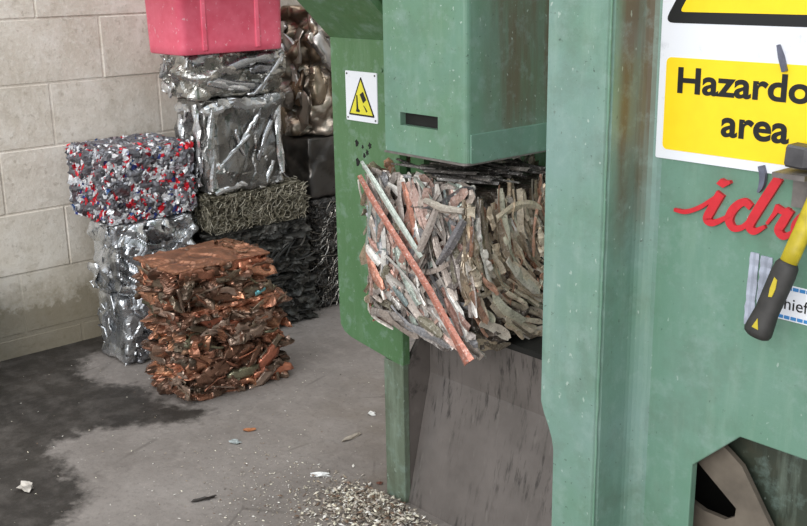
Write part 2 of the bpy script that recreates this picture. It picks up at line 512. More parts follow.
# frame post with rounded bend into the panel
def col_profile():
    p = [(-1.077, 1.244), (-0.966, 1.244), (-0.958, 1.252), (-0.958, YP - 0.028)]
    for k in range(1, 7):
        a = math.radians(180 - 15 * k)
        p.append((-0.958 + 0.028 + 0.028 * math.cos(a), YP - 0.028 + 0.028 * math.sin(a)))
    p += [(-0.90, YP + 0.004), (-0.90, YP + 0.02), (-1.06, YP + 0.02), (-1.06, 1.27), (-1.077, 1.27)]
    return p
colu = pp(prism('frame_column', col_profile(), 0.70, 2.4, M['green_column'], axis='Z'))
low = [(-1.047, 0.0), (-0.966, 0), (-0.966, 0.70), (-1.077, 0.70)]
for z, x in ((0.695, -1.077), (0.675, -1.070), (0.655, -1.060), (0.635, -1.052), (0.615, -1.048)): low.insert(len(low), (x, z))
colp = col_profile()
lo_bm = bmesh.new()
add_prism(lo_bm, low, 1.244, 1.27, 'Y')
add_prism(lo_bm, [(x, y) for x, y in colp[1:-2]] + [(-1.045, 1.27), (-0.966, 1.27)], 0.0, 0.70, 'Z')
sub(obj('lower_web', lo_bm, M['green_column']), colu); colu.children[0].matrix_parent_inverse = Matrix.Identity(4)
# weld bead along the outer corner of the column
random.seed(8)
pth = [Vector((-0.960 + random.uniform(-.0006, .0006), 1.2445, z)) for z in np.arange(0.0, 2.4, 0.02)]
Vt, Ft = tube_data(pth, [0.0022 + random.uniform(-.0006, .0006) for _ in pth], 6)
sub(pydata('weld_bead', Vt, Ft, M['green'], smooth=True), colu)
pp(box('body_plate', (-0.99, 0.7, 2.15, 2.17, 0, 0.55), M['green_dark']))
pp(box('body_plate', (-1.02, -1.00, 1.372, 2.17, 0.0, 0.55), M['green_dark']))
# inside of the lower opening
pp(box('hole_shade_plate', (-0.99, 0.6, 1.55, 1.57, 0.0, 0.95), M['dark']))  # dark sheets put in as the shade inside the hole
pp(box('hole_shade_plate', (-0.995, -0.985, 1.37, 1.55, 0.0, 0.95), M['dark']))
pp(box('hole_shade_plate', (-0.99, 0.6, 1.36, 1.57, 0.95, 0.96), M['dark']))
pp(prism('gusset_plate', [(-0.83, 0.60), (-0.83, 0.76), (-0.20, 0.76), (-0.2, 0.22), (-0.60, 0.22)], 1.415, 1.43, M['green_dark']))
bm = bmesh.new()
add_prism(bm, [(-0.900, 0.640), (-0.835, 0.668), (-0.800, 0.645), (-0.782, 0.633), (-0.585, 0.345), (-0.655, 0.345), (-0.788, 0.538), (-0.7865, 0.5575)], 1.385, 1.395)
pp(obj('brace_bar', bm, M['brace']))
bm = bmesh.new()
add_prism(bm, [(-0.875, 0.33), (-0.875, 0.532), (-0.85, 0.524), (-0.81, 0.524), (-0.785, 0.542), (-0.76, 0.50), (-0.64, 0.33)], 1.3955, 1.405)
pp(obj('brace_foot', bm, M['brace']))

# ram housing (box over the bale) with a slot cut in its front
HX0, HX1, HY0, HZ0 = -1.866, -1.593, 1.579, 0.982
def arc(cx, cy, r, a0, a1, n=5):
    return [(cx + r * math.cos(math.radians(a0 + (a1 - a0) * k / n)), cy + r * math.sin(math.radians(a0 + (a1 - a0) * k / n))) for k in range(n + 1)]
prof = arc(HX1 - .014, HY0 + .014, .014, -90, 0) + [(HX1, 2.15), (HX0, 2.15)] + [(HX0, HY0 + .006), (HX0 + .006, HY0)]
hous = pp(prism('ram_housing', prof, HZ0, 2.3, M['green_hopper'], axis='Z'))
bm = bmesh.new(); add_box(bm, -1.806, -1.681, HY0 - 0.02, HY0 + 0.05, 1.050, 1.0795)
cut = obj('cutter', bm, None)
md = hous.modifiers.new('slot', 'BOOLEAN'); md.object = cut; md.operation = 'DIFFERENCE'; md.solver = 'EXACT'
bpy.context.view_layer.update()
dg = bpy.context.evaluated_depsgraph_get()
nm = bpy.data.meshes.new_from_object(hous.evaluated_get(dg))
hous.modifiers.clear(); old = hous.data; hous.data = nm
bpy.data.objects.remove(cut); hous.data.name = 'ram_housing'
sub(box('slot_shade_fill', (-1.8057, -1.6813, HY0 + 0.016, HY0 + 0.0515, 1.0503, 1.0792), M['dark']), hous)  # dark block added in the slot, painted in place of its shade
# wear band round the foot of the housing
bm = bmesh.new()
p2 = [(HX0 + .005, HY0 - .003)] + arc(HX1 - .012, HY0 + .012, .0155, -90, 0) + [(HX1 + .0035, 2.1), (HX1 - .01, 2.1), (HX1 - 0.01, HY0 + .02), (HX0 + .005, HY0 + .01)]
add_prism(bm, p2, HZ0 - 0.001, HZ0 + 0.004, 'Z')
sub(obj('worn_bottom_edge', bm, M['bracket']), hous)
sub(box('side_rib', (HX1 - 0.002, HX1 + 0.004, HY0 + 0.012, 2.1, 0.984, 1.048), M['green'], bevel=0.0015), hous)

# left post plate, its flared upper lip, and foot
PX0, PX1, PY = -2.190, -1.927, 1.679
post = pp(prism('post_plate', [(PX0 + 0.02, 0.432), (PX0 + 0.05, 0.422), (PX1 - 0.02, 0.397), (PX1, 0.397), (PX1, 1.228), (PX0, 1.228), (PX0, 0.5), (PX0 + 0.003, 0.45)], PY, PY + 0.025, M['green_post'], bevel=0.002))
lip = prism('flared_lip', [(PY, 1.228), (PY - 0.42, 1.63), (PY - 0.41, 1.64), (PY + 0.025, 1.228)], PX0, -1.900, M['green_post'], axis='X')
sub(lip, post)
pp(box('post_plate', (-1.919, -1.87, PY + 0.03, PY + 0.05, 0.5, 2.3), M['green_post']))
pp(box('body_plate', (PX0 + 0.02, PX0 + 0.04, PY + 0.025, 2.2, 0.42, 1.5), M['green_post']))
pp(box('body_plate', (PX0 + 0.04, -1.0, 2.18, 2.2, 0.3, 2.3), M['green_post']))
leg = pp(box('leg', (-2.004, PX1, PY, PY + 0.02, 0.0, 0.40), M['green_leg'], bevel=0.002))
# ejection slide and the plates around it
RY0, RY1, RZ1 = 1.69, 1.775, 0.352
pp(prism('ejection_slide', [(RY0, 0.0), (RY0 + 0.02, 0.0), (RY1 + 0.02, RZ1), (RY1 + 0.02, 0.515), (RY1, 0.515), (RY1, RZ1 + 0.004), (RY1 - 0.004, RZ1 - 0.012)], PX1, -1.02, M['ramp'], axis='X'))
pp(prism('slide_cheek', [(PY + 0.02, 0.0), (RY1 + .02, 0.0), (RY1 + .02, 0.53), (PY + 0.02, 0.40)], PX1 - 0.015, PX1 - 0.001, M['ramp'], axis='X'))
pp(box('chamber_floor', (-1.99, -1.06, 1.74, 2.18, 0.515, 0.530), M['dark']))
# paint worn through on the post
for (x, z, r) in ((-2.091, .964, .011), (-2.039, .963, .010), (-2.05, .944, .009), (-2.062, .935, .008), (-2.089, .915, .013), (-2.068, .957, .006)):
    pts = [(x + r * (0.6 + 0.25 * math.sin(5 * a + x * 90)) * math.cos(a), z + r * (0.8 + 0.2 * math.cos(3 * a)) * math.sin(a)) for a in np.linspace(0, 2 * math.pi, 12, endpoint=False)]
    sub(prism('bare_patch', pts, PY - 0.0006, PY, M['dark']), post)
# bolts
def bolt(x, y, z, r=0.006):
    pts = [(x + r * math.cos(a), z + r * math.sin(a)) for a in np.linspace(0, 2 * math.pi, 6, endpoint=False)]
    return prism('bolt', pts, y - 0.005, y, M['green_post'])
sub(bolt(-1.985, PY, 1.155, 0.005), post)
for c in list(press.children):
    for g in c.children:
        pass

# ------------------------------------------------------------------ writing
def text_mesh(body, width, height, bold=0.0, depth=0.0004, shear=0.0):
    cu = bpy.data.curves.new('txt', 'FONT'); cu.body = body; cu.offset = bold; cu.shear = shear
    cu.resolution_u = 6
    o = bpy.data.objects.new('txt', cu); COL.objects.link(o)
    bpy.context.view_layer.update()
    me = bpy.data.meshes.new_from_object(o.evaluated_get(bpy.context.evaluated_depsgraph_get()))
    bpy.data.objects.remove(o)
    co = np.empty(len(me.vertices) * 3); me.vertices.foreach_get('co', co); co = co.reshape(-1, 3)
    mn, mx = co.min(0), co.max(0)
    sx = width / (mx[0] - mn[0]); sz = height / (mx[1] - mn[1]) if height else sx
    n = np.stack([(co[:, 0] - mn[0]) * sx, co[:, 2] * 0, (co[:, 1]) * sz], 1)
    me.vertices.foreach_set('co', n.ravel()); me.update()
    return me

def put_text(name, body, x, z, y, width, mat, parent, height=None, bold=0.012):
    me = text_mesh(body, width, height, bold)
    o = link_mesh(name, me, mat, None)
    o.location = (x, y, z)
    o.parent = parent
    o.matrix_parent_inverse = Matrix.Translation(-Vector(parent.location))
    return o

def wchild(o, parent):
    o.parent = parent
    o.matrix_parent_inverse = Matrix.Translation(-Vector(parent.location))
    return o

# big hazard sign on the side panel
sg = empty('hazard_sign', (-0.79, YP, 1.10))
tag(sg, 'white hazardous area sign with yellow text panel and warning triangle', 'sign')
SX0, SX1 = -0.940, -0.609
wchild(prism('sign_sheet', rounded_rect(SX0, SX1, 1.112, 1.600, 0.003), YP - 0.003, YP - 0.0003, M['white']), sg)
wchild(prism('text_panel', rounded_rect(-0.928, -0.621, 1.1265, 1.2635, 0.008), YP - 0.0036, YP - 0.003, M['yellow']), sg)
put_text('lettering', 'Hazardous', -0.9065, 1.2135, YP - 0.0042, 0.264, M['black'], sg, 0.0385, 0.026)
put_text('lettering', 'area', -0.8295, 1.157, YP - 0.0042, 0.106, M['black'], sg, 0.0285, 0.026)
wchild(prism('triangle_border', round_poly([(-0.936, 1.313), (-0.613, 1.313), (-0.7745, 1.590)], 0.010), YP - 0.0036, YP - 0.003, M['black']), sg)
wchild(prism('triangle_field', round_poly([(-0.909, 1.329), (-0.640, 1.329), (-0.7745, 1.560)], 0.004), YP - 0.0042, YP - 0.0036, M['yellow']), sg)
wchild(prism('exclamation_mark', [(-0.7805, 1.395), (-0.7685, 1.395), (-0.7605, 1.485), (-0.7885, 1.485)], YP - 0.0048, YP - 0.0042, M['black']), sg)
wchild(prism('exclamation_mark', rounded_rect(-0.7865, -0.7625, 1.355, 1.379, 0.011), YP - 0.0048, YP - 0.0042, M['black']), sg)

# small warning sign on the post
ws = empty('warning_sign', (-2.066, PY, 1.02))
tag(ws, 'small white plate with yellow hand-crush warning triangle on green post', 'sign')
wchild(prism('sign_sheet', rounded_rect(-2.127, -2.003, 1.022, 1.147, 0.003), PY - 0.003, PY - 0.0003, M['white']), ws)
tri = [(-2.117, 1.036), (-2.013, 1.036), (-2.065, 1.136)]
wchild(prism('triangle_border', round_poly(tri, 0.003), PY - 0.0036, PY - 0.003, M['black']), ws)
wchild(prism('triangle_field', [(-2.1095, 1.0405), (-2.0205, 1.0405), (-2.065, 1.126)], PY - 0.0042, PY - 0.0036, M['yellow_small']), ws)
for pts in ([(-2.069, 1.090), (-2.056, 1.098), (-2.044, 1.078), (-2.056, 1.069)],
            [(-2.083, 1.088), (-2.079, 1.088), (-2.076, 1.054), (-2.070, 1.050), (-2.072, 1.045), (-2.086, 1.046), (-2.083, 1.055)],
            [(-2.056, 1.064), (-2.052, 1.062), (-2.040, 1.050), (-2.044, 1.047)]):
    wchild(prism('pictogram', pts, PY - 0.0048, PY - 0.0042, M['black']), ws)
for x in (-2.12, -2.01):
    for z in (1.029, 1.140):
        wchild(prism('rivet', [(x + .0025 * math.cos(a), z + .0025 * math.sin(a)) for a in np.linspace(0, 6.283, 8, endpoint=False)], PY - 0.0045, PY - 0.003, M['hsteel']), ws)

# red script lettering fixed to the side panel
def brush(pts, widths, n=40):
    """Catmull-Rom brush stroke -> left and right outline, in (x,z)"""
    P = [Vector((p[0], p[1])) for p in pts]
    P = [P[0] * 2 - P[1]] + P + [P[-1] * 2 - P[-2]]
    Wd = [widths[0]] + list(widths) + [widths[-1]]
    out = []
    segs = len(P) - 3
    for s in range(segs):
        for k in range(n // segs + 1):
            t = k / (n // segs + 1)
            p0, p1, p2, p3 = P[s:s + 4]
            q = 0.5 * ((2 * p1) + (p2 - p0) * t + (2 * p0 - 5 * p1 + 4 * p2 - p3) * t * t + (3 * p1 - p0 - 3 * p2 + p3) * t ** 3)
            w = Wd[s + 1] * (1 - t) + Wd[s + 2] * t
            out.append((q, w))
    out.append((P[-2], Wd[-2]))
    return out
def brush_mesh(bm, stroke, y0, y1):
    L, R = [], []
    for i, (q, w) in enumerate(stroke):
        t = (stroke[min(i + 1, len(stroke) - 1)][0] - stroke[max(i - 1, 0)][0]).normalized()
        nn = Vector((-t.y, t.x)) * w * 0.5
        L.append(q + nn); R.append(q - nn)
    ring = []
    for l, r in zip(L, R):
        ring.append([bm.verts.new((p.x, y, p.y)) for p, y in ((l, y0), (r, y0), (r, y1), (l, y1))])
    for a, b in zip(ring, ring[1:]):
        for k in range(4):
            bm.faces.new((a[k], a[(k + 1) % 4], b[(k + 1) % 4], b[k]))
    bm.faces.new(ring[0]); bm.faces.new(ring[-1][::-1])

letters = {
 'i': ([([(-0.900, 1.036), (-0.880, 1.036), (-0.857, 1.046), (-0.838, 1.060), (-0.826, 1.071)], [.005, .007, .007, .006, .004]),
        ([(-0.822, 1.073), (-0.836, 1.046), (-0.842, 1.031), (-0.832, 1.027), (-0.815, 1.036), (-0.800, 1.048)], [.014, .014, .013, .010, .007, .005])]),
 'd': ([([(-0.772, 1.060), (-0.784, 1.066), (-0.799, 1.054), (-0.806, 1.037), (-0.798, 1.025), (-0.783, 1.029), (-0.770, 1.043)], [.010, .011, .013, .013, .010, .008, .007]),
        ([(-0.733, 1.108), (-0.747, 1.083), (-0.764, 1.052), (-0.772, 1.033), (-0.764, 1.026), (-0.748, 1.036)], [.013, .014, .014, .013, .010, .005])]),
 'r': ([([(-0.746, 1.040), (-0.736, 1.056), (-0.730, 1.068)], [.004, .006, .010]),
        ([(-0.734, 1.066), (-0.722, 1.062), (-0.712, 1.064)], [.010, .009, .008]),
        ([(-0.712, 1.066), (-0.722, 1.046), (-0.727, 1.034), (-0.718, 1.027), (-0.704, 1.036)], [.012, .013, .012, .010, .006])]),
 'o': ([([(-0.676, 1.062), (-0.690, 1.062), (-0.702, 1.046), (-0.700, 1.031), (-0.686, 1.026), (-0.670, 1.040), (-0.670, 1.056), (-0.678, 1.063)], [.010, .012, .013, .012, .010, .011, .011, .009])]),
}
for ch, strokes in letters.items():
    bm = bmesh.new()
    for i, (pts, wd) in enumerate(strokes):
        brush_mesh(bm, brush(pts, wd), YP - 0.006 - 0.0004 * i, YP)
    if ch == 'i':
        add_prism(bm, [(-0.829, 1.087), (-0.818, 1.082), (-0.806, 1.090), (-0.808, 1.094), (-0.815, 1.093), (-0.822, 1.095)], YP - 0.008, YP)
    o = obj('script_letter', bm, M['red'])
    o['label'] = 'red raised script letter'
    pp(o)

# hammer hanging on its bracket
bm = bmesh.new()
add_box(bm, -0.709, -0.570, YP - 0.010, YP, 1.072, 1.122)
add_box(bm, -0.719, -0.672, YP - 0.050, YP, 1.1175, 1.1245)
add_box(bm, -0.622, -0.560, YP - 0.050, YP, 1.1175, 1.1245)
o = pp(obj('hammer_bracket', bm, M['bracket'])); o['label'] = 'grey steel hook bracket holding the hammer'

hm = empty('hammer', (-0.70, 1.30, 0.88))
tag(hm, 'hammer with black rubber grip and yellow handle hung on green panel', 'hammer')
T = Vector((-0.645, 1.315, 1.150)); E_ = Vector((-0.707, 1.262, 0.900))
ax = (T - E_); Lh = ax.length; ax.normalize()
def along(t): return E_ + ax * t * Lh
ts = [0.0, 0.012, 0.03, 0.07, 0.15, 0.25, 0.36, 0.41, 0.43]
rs = [0.013, 0.0185, 0.0205, 0.0195, 0.0170, 0.0175, 0.0178, 0.0165, 0.0135]
Vt, Ft = tube_data([along(t) for t in ts], rs, 16, True, 0.72)
gripo = wchild(pydata('grip', Vt, Ft, M['grip'], smooth=True), hm)
ts = [0.40, 0.5, 0.62, 0.75, 0.88, 0.96]
rs = [0.0125, 0.0125, 0.0122, 0.0125, 0.0128, 0.0125]
Vt, Ft = tube_data([along(t) for t in ts], rs, 16, True, 0.75)
wchild(pydata('handle', Vt, Ft, M['hyellow'], smooth=True), hm)
side_v = ax.cross(Vector((0, 1, 0))).normalized()
front = side_v.cross(ax).normalized()
if front.y > 0: front = -front
def grip_mark(t, pts, h):
    bm = bmesh.new()
    c = along(t)
    A = [bm.verts.new(c + side_v * a + ax * b + front * (h)) for a, b in pts]
    B = [bm.verts.new(c + side_v * a + ax * b + front * (h - 0.004)) for a, b in pts]
    bm.faces.new(A); bm.faces.new(B[::-1])
    for i in range(len(pts)):
        j = (i + 1) % len(pts); bm.faces.new((A[i], A[j], B[j], B[i]))
    o = obj('grip_emblem', bm, M['hyellow'])
    o.parent = gripo
    return o
grip_mark(0.285, [(-.0038, 0), (-.001, .012), (.0042, .014), (.0038, -.002), (.001, -.014), (-.0036, -.012)], 0.0136)
grip_mark(0.075, [(-.005, -.006), (.005, -.006), (.002, .008)], 0.0146)
# forged head: square body, chamfered striking faces, collar ring at the eye
hd = bmesh.new()
hx = Vector((1, 0, -0.06)).normalized(); hy = Vector((0, 1, 0)); hz = hx.cross(hy).normalized()
if hz.z < 0: hz = -hz
C0 = Vector((-0.6485, 1.3185, 1.1430))
st = [(-0.061, 0.0135), (-0.059, 0.0152), (-0.034, 0.0152), (-0.028, 0.0138), (0.028, 0.0138), (0.034, 0.0152), (0.059, 0.0152), (0.061, 0.0135)]
rings = []
for a, r in st:
    ring = []
    for k in range(8):
        cy_, cz_ = ((1, .8), (.8, 1), (-.8, 1), (-1, .8), (-1, -.8), (-.8, -1), (.8, -1), (1, -.8))[k]
        ring.append(hd.verts.new(C0 + hx * a + hy * cy_ * r + hz * cz_ * r))
    rings.append(ring)
for a, b in zip(rings, rings[1:]):
    for k in range(8): hd.faces.new((a[k], a[(k + 1) % 8], b[(k + 1) % 8], b[k]))
hd.faces.new(rings[0]); hd.faces.new(rings[-1][::-1])
wchild(obj('hammer_head', hd, M['hsteel']), hm)

# white label with blue borders behind the hammer grip
lb = empty('printed_label', (-0.68, YP, 0.90))
tag(lb, 'white label with blue dashed borders stuck behind the hammer grip', 'label')
wchild(prism('label_sheet', rounded_rect(-0.742, -0.600, 0.905, 0.957, 0.001), YP - 0.0012, YP - 0.0002, M['white']), lb)
for z0, z1 in ((0.907, 0.912), (0.950, 0.955)):
    x = -0.740
    while x < -0.605:
        wchild(prism('blue_dash', [(x, z0), (x + .0085, z0), (x + .0085, z1), (x, z1)], YP - 0.0016, YP - 0.0012, M['blue']), lb)
        x += 0.0100
put_text('lettering', 'chief', -0.7225, 0.9215, YP - 0.0017, 0.048, M['black'], lb, None, 0.004)

# foil tape strips and little slivers on the panel
random.seed(31)
def tape(x0, z0, x1, z1, w, label):
    bm = bmesh.new()
    n = 12
    dx = Vector((x1 - x0, z1 - z0)); nn = Vector((-dx.y, dx.x)).normalized() * w / 2
    L, R = [], []
    for i in range(n + 1):
        t = i / n
        c = Vector((x0, z0)) + dx * t
        j = random.uniform(0.85, 1.12)
        y = YP - 0.002 - random.uniform(0, 0.0008)
        ring = [(c + nn * j, y), (c + nn * 0.35, y - 0.0012), (c - nn * 0.3, y), (c - nn * j, y - 0.001)]
        L.append([bm.verts.new((p.x, yy, p.y)) for p, yy in ring] + [bm.verts.new((p.x, YP - 0.0003, p.y)) for p, yy in ring[::-1]])
    for a, b in zip(L, L[1:]):
        for k in range(8): bm.faces.new((a[k], a[(k + 1) % 8], b[(k + 1) % 8], b[k]))
    bm.faces.new(L[0]); bm.faces.new(L[-1][::-1])
    tag(obj('foil_tape', bm, M['tape']), label, 'tape')
tape(-0.762, 0.994, -0.764, 0.884, 0.015, 'crinkled silver foil tape strip left of the hammer grip')
tape(-0.743, 0.992, -0.746, 0.895, 0.017, 'wider crinkled silver foil tape strip partly behind hammer grip')
def sliver(pts, w, label):
    bm = bmesh.new(); brush_mesh(bm, brush(pts, w, 12), YP - 0.010, YP - 0.0041 if pts[0][1] > 1.2 else YP - 0.0031)
    tag(obj('metal_sliver', bm, M['sliver']), label, 'metal scrap')
sliver([(-0.7485, 1.289), (-0.743, 1.274), (-0.736, 1.254)], [.003, .007, .007], 'small grey metal sliver stuck above the yellow text panel')
sliver([(-0.760, 1.122), (-0.756, 1.108), (-0.757, 1.094), (-0.761, 1.084)], [.008, .009, .007, .003], 'curved grey metal sliver stuck below the white sign edge')

# ------------------------------------------------------------------ bales
def box_grid(nx, ny, nz):
    """shared-vertex surface grid of a cube, coords 0..1"""
    idx, V, F = {}, [], []
    def vid(i, j, k):
        q = (i, j, k)
        if q not in idx:
            idx[q] = len(V); V.append((i / nx, j / ny, k / nz))
        return idx[q]
    for i in range(nx):
        for j in range(ny):
            F.append((vid(i, j, 0), vid(i, j + 1, 0), vid(i + 1, j + 1, 0), vid(i + 1, j, 0)))
            F.append((vid(i, j, nz), vid(i + 1, j, nz), vid(i + 1, j + 1, nz), vid(i, j + 1, nz)))
    for i in range(nx):
        for k in range(nz):
            F.append((vid(i, 0, k), vid(i + 1, 0, k), vid(i + 1, 0, k + 1), vid(i, 0, k + 1)))
            F.append((vid(i, ny, k), vid(i, ny, k + 1), vid(i + 1, ny, k + 1), vid(i + 1, ny, k)))
    for j in range(ny):
        for k in range(nz):
            F.append((vid(0, j, k), vid(0, j, k + 1), vid(0, j + 1, k + 1), vid(0, j + 1, k)))
            F.append((vid(nx, j, k), vid(nx, j + 1, k), vid(nx, j + 1, k + 1), vid(nx, j, k + 1)))
    return np.array(V), F

def crumpled(size, cell=0.06, step=0.006, aniso=(1, 1, 1), amp=0.012, tilt=0.5, crease=0.006, warp=0.02, rnd=0.02,
             palette=None, weights=None, seed=0, topamp=0.4, bulge=0.0, fine=0.3, shear=(0, 0), hfun=None, folds=None, cmix=0.45, front=1.0):
    """numpy crumpled block; returns verts (base at z=0, centred in x,y), faces, colours"""
    rng = np.random.default_rng(seed)
    S = np.array(size)
    n = [max(4, int(s / step)) for s in S]
    U, F = box_grid(*n)
    P = (U - 0.5) * S
    inner = S / 2 - rnd
    cl = np.clip(P, -inner, inner)
    dv = P - cl
    ln = np.linalg.norm(dv, axis=1, keepdims=True); ln[ln == 0] = 1
    N = dv / ln
    B = cl + N * rnd
    # domain warp
    off = seed * 7.3
    Wp = np.array([noise.noise_vector(Vector((p[0] * 14 + off, p[1] * 14, p[2] * 14))) for p in B])
    Q = (B + Wp * warp) * np.array(aniso)
    Q[:, 2] += shear[0] * Q[:, 0] + shear[1] * Q[:, 1]
    def layer(cellsize, amp, tilt, crease):
        SA = S * np.array(aniso) + 0.04
        area_ = 2 * (SA[0] * SA[1] + SA[1] * SA[2] + SA[0] * SA[2])
        ns = max(12, int(area_ / cellsize ** 2))
        u = rng.uniform(-0.5, 0.5, (ns, 3)); f = rng.integers(0, 6, ns)
        for a in range(3):
            u[f == a, a] = -0.5; u[f == a + 3, a] = 0.5
        s = u * S * np.array(aniso)
        s[:, 2] += shear[0] * s[:, 0] + shear[1] * s[:, 1]
        d1 = np.full(len(Q), 9.); d2 = d1.copy(); i1 = np.zeros(len(Q), int)
        for c0 in range(0, len(Q), 4000):
            D = np.linalg.norm(Q[c0:c0 + 4000, None, :] - s[None], axis=2)
            ii = D.argmin(1); r = np.arange(len(D))
            a = D[r, ii].copy(); D[r, ii] = 9; b = D.min(1)
            d1[c0:c0 + 4000], d2[c0:c0 + 4000], i1[c0:c0 + 4000] = a, b, ii
        g = rng.normal(0, tilt, (ns, 3)); a0 = rng.normal(0, amp, ns)
        h = a0[i1] + ((Q - s[i1]) * g[i1]).sum(1)
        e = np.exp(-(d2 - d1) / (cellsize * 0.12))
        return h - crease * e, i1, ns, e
    h, ci, ns, e = layer(cell, amp, tilt, crease)
    h2, c2, n2, e2 = layer(cell * 0.42, amp * 0.6, tilt * 0.9, crease * 0.5)
    h = h + h2 * fine * 2
    h = np.clip(h, -amp * 3.2, amp * 2.2)
    if folds:       # sharp creases between flat facets, like folded sheet
        nf, l0, l1, slope, dw = folds
        hf = np.zeros(len(Q)); Bw = B + Wp * warp
        for q in range(nf):
            k_ = rng.normal(0, 1, 3) * np.array(dw); k_ /= np.linalg.norm(k_)
            lam = math.exp(rng.uniform(math.log(l0), math.log(l1)))
            ph = (Bw @ k_) / lam + rng.uniform(0, 1)
            tri = np.abs((ph % 1.0) * 2 - 1) - 0.5
            loc = np.cos((Bw @ (rng.normal(0, 1, 3) * 9)) + rng.uniform(0, 6))      # each crease fades in and out
            hf += slope * lam * tri * np.clip(loc + 0.5, 0, 1)
        h = h + hf / math.sqrt(nf) * 1.3
    if bulge:
        h += bulge * np.cos((U[:, 2] - 0.5) * math.pi)
    damp = np.where(np.abs(N[:, 2]) > 0.7, topamp, np.where(N[:, 1] < -0.7, front, 1.0))
    R = B + N * (h * damp)[:, None]
    # tangential jitter gives overhanging folds
    R[:, 0] += Wp[:, 1] * amp * 0.5; R[:, 1] += Wp[:, 2] * amp * 0.5
    if hfun is not None: R = hfun(R, U)
    R[:, 2] += S[2] / 2
    R[:, 2] = np.clip(R[:, 2], 0.0, S[2] if topamp < 0.6 else 9)
    pal = np.array([lin(*c)[:3] for c in palette])
    wt = np.array(weights, float); wt /= wt.sum()
    cc = pal[rng.choice(len(pal), ns, p=wt)][ci]
    c3 = pal[rng.choice(len(pal), n2, p=wt)][c2]
    cols = cc * 0.6 + c3 * 0.4
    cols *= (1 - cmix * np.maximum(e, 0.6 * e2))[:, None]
    return R, F, cols

def face_frame(size, which):
    sx, sy, sz = size
    return {'F': (Vector((-sx / 2, -sy / 2, 0)), Vector((1, 0, 0)), Vector((0, 0, 1)), Vector((0, -1, 0)), sx, sz),
            'R': (Vector((sx / 2, -sy / 2, 0)), Vector((0, 1, 0)), Vector((0, 0, 1)), Vector((1, 0, 0)), sy, sz),
            'T': (Vector((-sx / 2, -sy / 2, sz)), Vector((1, 0, 0)), Vector((0, 1, 0)), Vector((0, 0, 1)), sx, sy),
            'L': (Vector((-sx / 2, sy / 2, 0)), Vector((0, -1, 0)), Vector((0, 0, 1)), Vector((-1, 0, 0)), sy, sz),
            'B': (Vector((sx / 2, sy / 2, 0)), Vector((-1, 0, 0)), Vector((0, 0, 1)), Vector((0, 1, 0)), sx, sz)}[which]

def flap(size, which, u, v, ang, L, W, curl, lift, cup, rng, col_, mat, parent, name, smooth=True, n=7, thick=0.0016):
    o, eu, ev, nn, su, sv = face_frame(size, which)
    c = o + eu * (u * su) + ev * (v * sv)
    t = eu * math.cos(ang) + ev * math.sin(ang)
    path, nor, wid = [], [], []
    k1, k2 = rng.uniform(-0.25, 0.25) * L, rng.uniform(1, 3)
    s = nn.cross(t)
    for i in range(n):
        q = i / (n - 1) - 0.5
        out = lift + curl * (q * q * 4 - 0.4) + rng.normal(0, 0.0012)
        path.append(c + t * (q * L) + s * (k1 * (q * q) + rng.normal(0, 0.001)) + nn * out)
        nor.append((nn + s * rng.normal(0, 0.35)).normalized())
        wid.append(W * (1 - 0.35 * abs(q)) * rng.uniform(0.8, 1.15))
    for p in path:      # stay on the face of the bale
        q = (p - o).dot(eu)
        p += eu * (min(max(q, -0.006), su + 0.006) - q)
        p.z = min(max(p.z, 0.003), size[2] - 0.002 if which != 'T' else 9)
    for i in range(1, n):
        if (path[i] - path[i - 1]).length < 0.002: path[i] = path[i] + t * 0.003
    Vv, Ff = ribbon_data(path, nor, wid, thick, cup)
    if which != 'T':
        for q in Vv: q.z = min(max(q.z, 0.001), size[2] - 0.001)
    cc = np.tile(np.array(lin(*col_)[:3]) * rng.uniform(0.75, 1.15), (len(Vv), 1))
    return pydata(name, Vv, Ff, mat, parent, smooth, cc)

def bale(name, label, group, loc, size, mat, core_name='crumpled_mass', rz=0, flaps=(), smooth=False, **kw):
    root = empty(name, loc, rz)
    tag(root, label, 'bale', group)
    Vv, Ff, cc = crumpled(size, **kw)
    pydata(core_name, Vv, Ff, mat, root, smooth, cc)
    rng = random.Random(kw.get('seed', 0) + 99)
    rng.normal = lambda a, b: rng.gauss(a, b)
    for (which, count, nm, Lr, Wr, angs, curl, lift, cup, pal) in flaps:
        for k in range(count):
            flap(size, which, rng.uniform(0.06, 0.94), rng.uniform(0.08, 0.92), math.radians(rng.choice(angs) + rng.gauss(0, 14)),
                 rng.uniform(*Lr), rng.uniform(*Wr), rng.uniform(*curl), rng.uniform(*lift), rng.uniform(*cup), rng, rng.choice(pal), mat, root, nm)
    return root

ALU = [(226, 228, 230), (206, 208, 212), (238, 240, 242), (170, 172, 176), (130, 130, 132)]
ALUW = [4, 3, 3, 2, 1]
alupal = [(215, 217, 220), (190, 192, 196), (232, 234, 236), (150, 150, 154)]
def centre(x0, x1, y0, y1, z): return ((x0 + x1) / 2, (y0 + y1) / 2, z)

